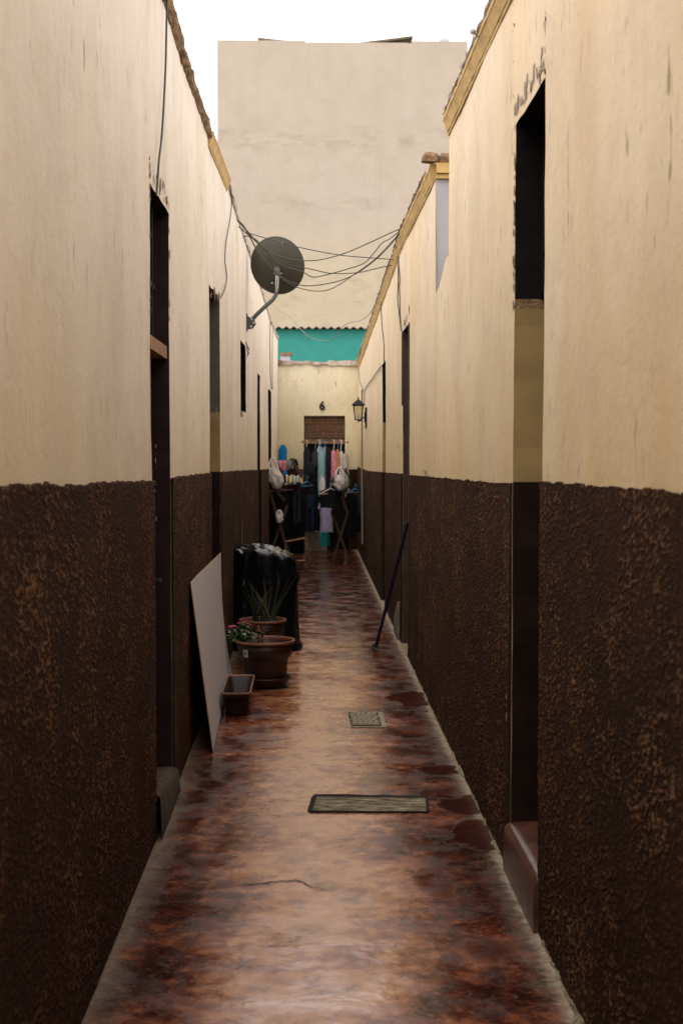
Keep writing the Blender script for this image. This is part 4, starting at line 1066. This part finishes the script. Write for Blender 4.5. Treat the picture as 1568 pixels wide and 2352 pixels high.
for i in range(170):
    a = rnd.uniform(0, 6.28); rr = abs(rnd.gauss(0, .55)); 
    b = fc + Vector((min(rr, 1) * .075 * math.cos(a) - .01, rr * .07 * math.sin(a), rnd.uniform(.0, .11) * (1.05 - min(rr, 1) * .5)))
    dd = Vector((math.cos(a + rnd.uniform(-.6, .6)), math.sin(a), rnd.uniform(-.3, .8)))
    leafshape(mp if i % 6 == 0 else mb, b, dd, rnd.uniform(.03, .06), rnd.uniform(.010, .017), rnd.uniform(.0, .02))
mb.build('foliage', M['leaf'], fl); mp.build('pale_foliage', M['leaf_pale'], fl)
mb = MB()
for i in range(14): 
    a = rnd.uniform(0, 6.28); mb.tube([fc + Vector((.01 * math.cos(a), .01 * math.sin(a), -.03)), fc + Vector((.05 * math.cos(a), .05 * math.sin(a), .08))], .0022, 4)
mb.build('stems', M['leaf'], fl)
for px, py, yy in ((530, 1441, 9.6), (540, 1440, 9.63), (550, 1433, 9.6), (565, 1428, 9.65), (577, 1437, 9.6), (547, 1446, 9.58)):
    c = on_y(px, py, yy); mb = MB()
    for k in range(9):
        a = k * .7; leafshape(mb, c, Vector((math.cos(a), math.sin(a), rnd.uniform(-.1, .9))), rnd.uniform(.018, .026), .010, .006)
    mb.bar(c, c + Vector((.008, 0, -.05)), .002, 1); mb.build('blossom', [M['pink'], M['leaf']], fl)
dc_ = on_y(598, 1470, 9.55)
mb = MB()
for i in range(75):
    a = rnd.uniform(0, 6.28); t = rnd.random() ** 1.3; b = dc_ + Vector((rnd.gauss(0, .028) * (1.3 - t), rnd.gauss(0, .03), -.02 + .12 * t))
    leafshape(mb, b, Vector((math.cos(a), math.sin(a), rnd.uniform(-.6, .8))), rnd.uniform(.015, .04), rnd.uniform(.004, .008), rnd.uniform(0, .015), 0)
for i in range(9):
    a = rnd.uniform(0, 6.28); mb.tube([dc_ + Vector((.01 * math.cos(a), .01 * math.sin(a), -.05)), dc_ + Vector((.02 * math.cos(a), .02, .04)), dc_ + Vector((.05 * math.cos(a), .04 * math.sin(a), rnd.uniform(.06, .14)))], .0025, 4)
tag(mb.build('withered_plant', M['dry'], None, dc_), 'withered orange brown plant in the middle of the big pot', 'plant')
# rectangular planter
tr = empty('planter', (-.425, 8.78, .003), 'empty rectangular terracotta planter in front of the big pot', 'planter')
def rr_(w_, l_, z, n=6, rad=.03):
    out = []
    for cx, cy, a0 in ((w_ - rad, l_ - rad, 0), (-w_ + rad, l_ - rad, 90), (-w_ + rad, -l_ + rad, 180), (w_ - rad, -l_ + rad, 270)):
        for k in range(n + 1):
            a = R(a0 + 90 * k / n); out.append(Vector((-.425 + cx + rad * math.cos(a), 8.78 + cy + rad * math.sin(a), .003 + z)))
    return out
def loops(mb, ls, mi=0, cap=None):
    n = len(ls[0]); mb.add([p for l in ls for p in l], [(i*n+j, i*n+(j+1)%n, (i+1)*n+(j+1)%n, (i+1)*n+j) for i in range(len(ls)-1) for j in range(n)], mi, True)
    if cap is not None: mb.add(ls[cap], [tuple(range(n))], mi)
mb = MB(); loops(mb, [rr_(.066, .29, 0), rr_(.078, .33, .105), rr_(.082, .342, .108), rr_(.084, .345, .132)], 0, 0)
loops(mb, [rr_(.078, .338, .134), rr_(.070, .318, .10), rr_(.060, .285, .012)], 0, 2); mb.build('trough', M['terra'], tr)
mb = MB(); loops(mb, [rr_(.084, .345, .128), rr_(.089, .35, .130), rr_(.090, .352, .138), rr_(.087, .349, .142), rr_(.080, .34, .141), rr_(.077, .336, .132)]); mb.build('rim', M['terra_rim'], tr)

# ------------------------------------------------------------------ blue stick on the right wall
a = on_floor(862, 1499); b = Rr(942, 1200); b.x -= .02; a.z = .012
bs = empty('walking_stick', a, 'long dark blue stick leaning on the right wall with a hooked foot', 'stick')
mb = MB(); mb.bar(a + Vector((0, 0, .02)), b, .013, 0, 10); mb.build('shaft', simple('navy_lacquer', (.008, .010, .026), .45, .2, 20, .3), bs)
mb = MB(); mb.tube(smooth([a + Vector((-.012, 0, .055)), a + Vector((-.016, -.005, .03)), a + Vector((-.005, -.012, .012)), a + Vector((.012, -.012, .012))], 4), [.016] * 13, 8)
mb.build('hook', simple('dark_rubber', (.03, .03, .035), .5), bs)

# ------------------------------------------------------------------ clothes
def cloth(name, col, rough=.9, pat=None, sc=12):
    m = NT(name)
    if pat == 'stripe': 
        x, y, z = m.sep(); c = m.ramp(m.math('PINGPONG', m.math('MULTIPLY', x, 14), 1.0), [(.0, (.03, .22, .33)), (.30, (.6, .56, .48)), (.6, (.10, .05, .03)), (.8, (.55, .45, .2))])
    elif pat == 'floral': c = m.ramp(m.voro(22, outp='Distance'), [(.12, (.10, .32, .12)), (.25, (.62, .12, .24)), (.55, (.75, .38, .45)), (.75, (.55, .05, .14))])
    else: c = m.ramp(m.noise(sc, m.map((2, 2, .5)), 5), [(.3, tuple(v * .75 for v in col)), (.7, tuple(min(1, v * 1.15) for v in col))])
    m.bump(m.noise(30, m.map((1.5, 1.5, .4)), 5), .5, .012)
    return m.set(c, rough, .2)
CL = dict(charcoal=cloth('charcoal_cloth', (.018, .019, .023)), black=cloth('black_cloth', (.0035, .0035, .004)), slate=cloth('slate_cloth', (.035, .036, .042)), teal=cloth('pale_teal_cloth', (.24, .44, .46)),
          lav=cloth('lavender_cloth', (.36, .33, .46)), white=cloth('white_cloth', (.68, .65, .68)), cream=cloth('cream_cloth', (.45, .41, .33)), pink=cloth('pink_floral_cloth', (.6, .1, .2), pat='floral'),
          orange=cloth('orange_cloth', (.50, .22, .12)), aqua=cloth('aqua_cloth', (.03, .32, .28)), jeans=cloth('blue_denim', (.008, .017, .035)), blue=cloth('bright_blue_cloth', (.008, .15, .38)),
          stripe=cloth('striped_towel', (.5, .5, .5), pat='stripe'), rose=cloth('rose_cloth', (.55, .20, .23)), grey=cloth('grey_cloth', (.20, .19, .19)), red=simple('red_plastic', (.28, .035, .025), .5), bluep=simple('blue_plastic', (.01, .14, .30), .45),
          whitep=simple('white_plastic', (.6, .58, .56), .45), bagw=cloth('white_plastic_bag', (.58, .53, .50), .5), green=cloth('pale_green_plastic', (.28, .38, .24), .5))
def tubecloth(mb, fc, nv, na, prof, folds, seed, mi=0):
    """closed hanging volume; fc(v) centre, prof(v) = (half width, half depth)"""
    def fn(u, v):
        a = 2 * math.pi * u; c = fc(v); hw, hd = prof(v)
        f = 1 + .22 * v * math.sin(folds * a + seed) + .25 * n3(math.cos(a) * 2 + seed, math.sin(a) * 2, v * 2.5)
        return Vector((c.x + hw * math.cos(a) * (.85 + .15 * f), c.y + hd * math.sin(a) * f, c.z + .012 * n3(u * 9, v * 3, seed) * (v > .5)))
    mb.grid(fn, na, nv, mi)
    for v in (0, 1): mb.add([fn(k / na, v) for k in range(na)], [tuple(range(na))], mi)
def hang(px0, px1, py0, py1, Y, mat, label, cat, seed, kind='drop', group=None, name=None, dep=.035):
    """a garment filling the given picture rectangle at the distance Y"""
    a = on_y((px0 + px1) / 2, py0, Y); b = on_y((px0 + px1) / 2, py1, Y); hw = (px1 - px0) / 2 * Y / F
    mb = MB(); H = a.z - b.z
    c = lambda v: Vector((a.x + .006 * math.sin(v * 5 + seed), Y, a.z - H * v))
    if kind == 'trousers':
        tubecloth(mb, lambda v: c(v * .36), 8, 20, lambda v: (hw, dep), 3, seed)
        for s_ in (-1, 1): tubecloth(mb, lambda v: Vector((a.x + s_ * hw * .5, Y + .008 * s_, a.z - H * (.34 + .66 * v))), 16, 16, lambda v: (hw * .48, dep), 2, seed + s_)
    elif kind == 'shirt':
        tubecloth(mb, c, 16, 24, lambda v: (hw * (.35 + .45 * min(1, v / .12) ** .6) if v < .12 else hw * .80, dep * (.6 + .5 * v)), 4, seed)
        for s_ in (-1, 1): tubecloth(mb, lambda v: Vector((a.x + s_ * hw * (.62 + .27 * v), Y, a.z - H * (.07 + .28 * v))), 8, 12, lambda v: (hw * .18, dep * .8), 2, seed + s_)
    elif kind == 'cone':
        tubecloth(mb, c, 20, 28, lambda v: (hw * (.25 + .75 * min(1, v / .45) ** .8), dep * (.55 + .6 * v)), 5, seed)
    else:
        tubecloth(mb, c, 20, 28, lambda v: (hw * (.45 + .55 * min(1, v / .15)), dep * (.55 + .6 * v)), 5, seed)
    o = mb.build(name or {'trousers': 'trousers', 'shirt': 'shirt'}.get(kind, 'garment'), CL[mat], None, a)
    return tag(o, label, cat, group)
# rail across the bricked doorway
YR = 22.28
ra, rb = on_y(692, 1015, YR), on_y(800, 1016, YR)
mb = MB(); mb.slat(ra, rb, .035, .035); tag(mb.build('clothes_rail', M['brown_wood'], None, (ra + rb) / 2), 'wooden rail fixed across the doorway under the hollow bricks', 'rail')
GR = 'clothes hanging on the doorway rail'
rail = [
 (696, 712, 1026, 1118, 'charcoal', 'long charcoal coat at the left end of the doorway rail', 'coat', 'drop'),
 (716, 731, 1036, 1072, 'slate', 'short dark grey top on the doorway rail beside the charcoal coat', 'top', 'drop'),
 (729, 737, 1026, 1073, 'white', 'narrow white towel on the doorway rail left of the teal dress', 'towel', 'drop'),
 (729, 745, 1026, 1140, 'teal', 'long pale teal dress hanging from the middle of the doorway rail', 'dress', 'drop'),
 (740, 751, 1026, 1128, 'lav', 'long lavender dress hanging beside the pale teal dress', 'dress', 'drop'),
 (747, 760, 1028, 1130, 'charcoal', 'dark slate trousers hanging between the lavender and the pink floral dresses', 'trousers', 'trousers'),
 (758, 774, 1034, 1106, 'pink', 'pink floral dress on the doorway rail', 'dress', 'drop'),
 (771, 780, 1032, 1080, 'orange', 'orange blouse on the rail right of the pink floral dress', 'blouse', 'drop'),
 (778, 787, 1036, 1092, 'white', 'whitish lilac shirt on the rail right of the orange blouse', 'shirt', 'drop'),
 (786, 801, 1040, 1102, 'cream', 'cream cardigan at the right end of the doorway rail', 'cardigan', 'drop')]
hang_cols = ['whitep', 'bluep', 'whitep', 'bluep', 'bluep', 'black', 'whitep', 'bluep', 'whitep', 'whitep']
for i, (x0, x1, y0, y1, mt, lab, cat, kd) in enumerate(rail):
    Yg = YR - .05 - .035 * (i % 2)
    o = hang(x0, x1, y0, y1, Yg, mt, lab, cat, i * 1.7, kd, GR, {'coat': 'coat', 'top': 'top', 'towel': 'towel', 'dress': 'dress', 'trousers': 'trousers', 'blouse': 'blouse', 'shirt': 'shirt', 'cardigan': 'cardigan'}[cat])
    t_ = on_y((x0 + x1) / 2, y0, Yg); hw = (x1 - x0) / 2 * Yg / F * .5
    top = Vector((t_.x, YR - .005, ra.z + .02))
    mb = MB(); mb.tube(smooth([t_ + Vector((0, 0, .0)), t_ + Vector((0, 0, .03)), Vector((top.x + .012, YR - .02, ra.z)), top + Vector((.006, 0, .008)), top + Vector((-.01, .012, 0))], 4), .005, 5)
    mb.tube([t_ + Vector((-hw, 0, -.035)), t_, t_ + Vector((hw, 0, -.035))], .005, 5)
    tag(mb.build('hanger', CL[hang_cols[i]], None, t_), 'hanger on the doorway rail holding the ' + lab.split(' on the')[0].split(' at the')[0].split(' hanging')[0], 'hanger', 'hangers on the doorway rail')

# folding wooden drying racks
def rack(loc, label, bars, rods):
    r = empty('drying_rack', loc, label, 'drying rack', 'wooden drying racks')
    for p, q in bars:
        mb = MB(); mb.slat(p, q, .035, .02, (0, 1, .05)); mb.build('leg', M['rack'], r)
    for p, q in rods:
        mb = MB(); mb.bar(p, q, .009, 0, 7); mb.build('rod', M['rack'], r)
    return r
M['rack'] = simple('dark_rack_wood', (.050, .024, .014), .6, .3, 14)
def onz(x, y, Y): return on_y(x, y, Y)
Ya, Yb = 18.7, 19.4
bars = []; rods = []
for Y in (Ya, Yb):
    k = (Y - Ya) * 6
    bars += [(onz(612, 1298 - k, Y), onz(660, 1160 - k, Y)), (onz(672, 1302 - k, Y), onz(620, 1130 - k, Y)), (onz(654, 1150 - k, Y), onz(620, 1112 - k, Y)), (onz(695, 1100 - k, Y), onz(672, 1058 - k, Y)), (onz(653, 1102 - k, Y), onz(636, 1062 - k, Y))]
for x, y in ((620, 1130), (654, 1150), (636, 1062), (672, 1058), (653, 1100), (695, 1100), (640, 1215)):
    rods.append((onz(x, y, Ya - .02), onz(x, y - (Yb - Ya) * 6, Yb + .02)))
rack(on_floor(645, 1296), 'wooden folding drying rack at the left side of the alley end', bars, rods)
bars = []; rods = []; Yc, Yd2 = 19.9, 20.5
for Y in (Yc, Yd2):
    k = (Y - Yc) * 5
    bars += [(onz(764, 1288 - k, Y), onz(798, 1180 - k, Y)), (onz(802, 1288 - k, Y), onz(762, 1178 - k, Y)), (onz(762, 1178 - k, Y), onz(792, 1110 - k, Y)), (onz(798, 1180 - k, Y), onz(772, 1100 - k, Y)), (onz(792, 1078 - k, Y), onz(804, 1112 - k, Y)), (onz(804, 1110 - k, Y), onz(788, 1136 - k, Y)), (onz(760, 1112 - k, Y), onz(772, 1092 - k, Y))]
for x, y in ((762, 1178), (798, 1180), (792, 1080), (804, 1112), (772, 1100), (780, 1232)):
    rods.append((onz(x, y, Yc - .02), onz(x, y - (Yd2 - Yc) * 5, Yd2 + .02)))
rack(on_floor(783, 1288), 'wooden folding drying rack at the right side of the alley end', bars, rods)
# things on the racks
hang(624, 662, 1128, 1222, 18.9, 'black', 'wide black shirt hanging from the red hanger on the left rack', 'shirt', 2.2, 'drop', None, 'shirt', .06)
hang(655, 702, 1108, 1236, 19.15, 'black', 'long black coat hanging at the right of the left rack', 'coat', 5.2, 'drop', None, 'coat', .07)
hang(672, 690, 1102, 1200, 18.8, 'charcoal', 'charcoal trousers hanging from the left rack before the black coat', 'trousers', 5.9, 'trousers', None, 'trousers', .04)
hang(699, 722, 1138, 1222, 19.4, 'jeans', 'dark blue jeans hanging low beside the left rack', 'jeans', 1.2, 'trousers', None, 'jeans', .045)
hang(704, 731, 1085, 1212, 21.9, 'black', 'long black dress hanging low inside the dark doorway', 'dress', 4.4, 'drop', None, 'dress', .05)
hang(731, 768, 1140, 1222, 20.6, 'lav', 'pale lavender shirt with short sleeves hanging low on the right rack', 'shirt', 3.4, 'shirt', None, 'shirt', .05)
hang(734, 758, 1180, 1254, 20.9, 'aqua', 'bright aqua trousers hanging lowest in front of the doorway step', 'trousers', 7.1, 'drop', None, 'trousers', .05)
hang(734, 784, 1122, 1166, 19.8, 'black', 'black jumper on the hanger at the left of the right rack', 'jumper', 8.1, 'drop', None, 'jumper', .06)
hang(790, 816, 1132, 1236, 20.0, 'black', 'long black skirt hanging from the right rack', 'skirt', 9.3, 'drop', None, 'skirt', .06)
hang(812, 838, 1130, 1222, 20.3, 'black', 'black coat hanging next to the right wall', 'coat', 9.9, 'drop', None, 'coat', .05)
hang(639, 659, 1022, 1092, 22.3, 'blue', 'bright blue shirt hanging in the far left corner', 'shirt', 1.9, 'drop', None, 'shirt', .05)
hang(606, 640, 1118, 1252, 19.25, 'black', 'black jacket hanging in the shade at the left end of the left rack', 'jacket', 6.4, 'shirt', None, 'jacket', .06)
hang(636, 668, 1122, 1262, 19.5, 'slate', 'dark grey dress hanging behind the black shirt on the left rack', 'dress', 3.9, 'drop', None, 'dress', .05)
hang(664, 700, 1118, 1272, 19.6, 'black', 'long black trousers hanging at the back of the left rack', 'trousers', 7.7, 'trousers', None, 'trousers', .05)
hang(706, 724, 1060, 1150, 22.0, 'charcoal', 'charcoal hooded top hanging inside the dark doorway below the grey top', 'top', 4.9, 'shirt', None, 'top', .05)
hang(733, 747, 1095, 1182, 21.2, 'white', 'white sleeveless shirt hanging under the pale teal dress', 'shirt', 5.6, 'shirt', None, 'shirt', .04)
hang(744, 762, 1126, 1196, 21.4, 'slate', 'dark grey skirt hanging behind the pale lavender shirt', 'skirt', 2.6, 'drop', None, 'skirt', .04)
hang(768, 800, 1160, 1262, 20.4, 'black', 'black dress hanging between the crossed legs of the right rack', 'dress', 6.1, 'drop', None, 'dress', .05)
hang(822, 840, 1112, 1180, 20.1, 'charcoal', 'charcoal vest hanging beside the grey pipe', 'vest', 2.9, 'drop', None, 'vest', .04)
def hngr(px, py, w_, h_, Y, mat, label):
    c = on_y(px, py, Y); k = Y / F
    mb = MB(); l = c + Vector((-w_ * k / 2, 0, -h_ * k)); r = c + Vector((w_ * k / 2, .05, -h_ * k * .85))
    mb.tube([l, c, r, l], .009, 6); mb.tube(smooth([c, c + Vector((0, 0, .03)), c + Vector((.02, 0, .055)), c + Vector((-.005, 0, .07))], 3), .006, 5)
    return tag(mb.build('hanger', CL[mat], None, c), label, 'hanger')
hngr(652, 1108, 58, 20, 18.75, 'red', 'thin red hanger on the left rack over the black shirt')
hngr(704, 1106, 34, 12, 18.85, 'bluep', 'bright blue hanger sticking out right of the left rack')
hngr(668, 1103, 28, 10, 18.7, 'whitep', 'white hanger on the left rack under the striped towel')
hngr(759, 1122, 50, 13, 19.75, 'brown' if 'brown' in CL else 'cream', 'pale hanger holding the black jumper on the right rack')
hngr(815, 1123, 36, 9, 20.2, 'bluep', 'blue hanger on the right rack near the wall')
hngr(800, 1124, 20, 8, 20.05, 'whitep', 'white hanger on the right rack beside the blue one')
def plastic_bag(px0, px1, py0, py1, Y, mat, label, seed, sx=0.0):
    a = on_y((px0 + px1) / 2, py0, Y); b = on_y((px0 + px1) / 2, py1, Y); hw = (px1 - px0) / 2 * Y / F; H = a.z - b.z
    mb = MB()
    def body(u, v):
        t = 6.28319 * u; rr = math.sin(math.pi * min(1, .12 + v * .80)) ** .7 * (1 if v < .97 else .2)
        f = 1 + .35 * n3(math.cos(t) * 2 + seed, math.sin(t) * 2, v * 4) + .12 * math.sin(t * 7 + seed)
        return Vector((a.x + hw * rr * f * math.cos(t) + sx * v, Y + hw * .6 * rr * f * math.sin(t), a.z - H * (.30 + .70 * v)))
    mb.grid(body, 30, 18)
    for s_ in (-1, 1):
        p = smooth([Vector((a.x + s_ * hw * .65, Y, a.z - H * .46)), Vector((a.x + s_ * hw * .62, Y, a.z - H * .25)), Vector((a.x + s_ * hw * .25, Y, a.z - H * .05)), Vector((a.x, Y, a.z))], 5)
        mb.tube(p, [.024 * (1 - k / 26) for k in range(len(p))], 8)
    return tag(mb.build('plastic_bag', CL[mat], None, a), label, 'bag')
plastic_bag(611, 642, 1052, 1124, 18.6, 'bagw', 'crumpled white plastic bag hanging at the left end of the left rack', 1.3, .06)
plastic_bag(767, 792, 1074, 1128, 19.7, 'bagw', 'white plastic bag hung by its handles on the right rack', 4.3)
plastic_bag(784, 799, 1090, 1124, 19.82, 'green', 'small pale green plastic bag beside the white one on the right rack', 6.6)
def drape(px0, px1, py0, py1, Y, mat, label, cat, seed, name, dep=.05):
    a = on_y((px0 + px1) / 2, py0, Y); hw = (px1 - px0) / 2 * Y / F; H = (py1 - py0) * Y / F; mb = MB()
    def fn(u, v):
        s_ = (v - .5) * 2; x = a.x + hw * (2 * u - 1)
        z = a.z - H * (abs(s_) ** 2.2) * (.85 + .3 * n3(u * 5, s_ > 0, seed)) + .01 * math.sin(u * 18 + seed)
        return Vector((x, Y + dep * math.sin(s_ * 1.4) + .014 * math.sin(u * 15 + seed) * abs(s_), z))
    mb.grid(fn, 30, 14); mb.grid(lambda u, v: fn(1 - u, v) + Vector((0, 0, -.008)), 30, 14)
    return tag(mb.build(name, CL[mat], None, a), label, cat)
drape(637, 658, 1058, 1082, 18.8, 'rose', 'pink cloth draped over the top bar of the left rack', 'cloth', 1, 'cloth')
drape(655, 674, 1057, 1078, 18.9, 'grey', 'grey and white cloth draped over the left rack beside the pink one', 'cloth', 4, 'cloth')
drape(657, 696, 1092, 1110, 18.72, 'stripe', 'striped towel draped over the middle bars of the left rack', 'towel', 7, 'towel')
mb = MB(); c = on_y(672, 1066, 19.0)
mb.grid(lambda u, v: Vector((c.x + .075 * math.sin(math.pi * v) * math.cos(6.28*u) * (1 + .2 * n3(u * 4, v * 4, 1)), c.y + .05 * math.sin(math.pi * v) * math.sin(6.28*u), c.z + .075 * math.cos(math.pi * v) + .02 * n3(u * 5, v * 3, 2))), 20, 14)
tag(mb.build('bundle', CL['black'], None, c), 'black rolled bundle perched on the top right of the left rack', 'bundle')
plastic_bag(634, 649, 1172, 1202, 18.6, 'whitep', 'small knotted white bag tied low on the left rack', 3.1)
a = on_y(655, 1245, 18.5); b = on_y(700, 1236, 18.6)
mb = MB(); mb.bar(a, b, .014, 0, 8)
mb.bar(a, (a.x + .01, a.y + .05, .005), .010, 0, 8); mb.bar(b, (b.x + .01, b.y + .05, .005), .010, 0, 8)
st = tag(mb.build('low_rail', M['brown_wood'], None, (a.x, a.y, 0)), 'low pale wooden rail on two posts at the foot of the left rack', 'rail')
a = on_floor(705, 1312); 
tl = empty('wooden_stool', (on_floor(690, 1318).x, 18.1, 0), 'low dark folding stool behind the black covered bin', 'stool')
for p, q in (((668, 1318), (705, 1285)), ((708, 1316), (672, 1288))):
    for dy in (0, .25):
        mb = MB(); A = on_y(p[0], p[1], 18.1); A.z = max(A.z, .01); B = on_y(q[0], q[1], 18.1); A.y += dy; B.y += dy; mb.slat(A, B, .03, .018, (0, 1, .05)); mb.build('leg', M['rack'], tl)
mb = MB(); A = on_y(672, 1288, 18.1); mb.bar(A, A + Vector((0, .25, 0)), .012); mb.build('rod', M['rack'], tl)
mb = MB(); A = on_y(683, 1289, 18.05); B = on_y(702, 1288, 18.05); mb.bar(A, B, .016, 0, 8); mb.build('seat_bar', M['brown_wood'], tl)
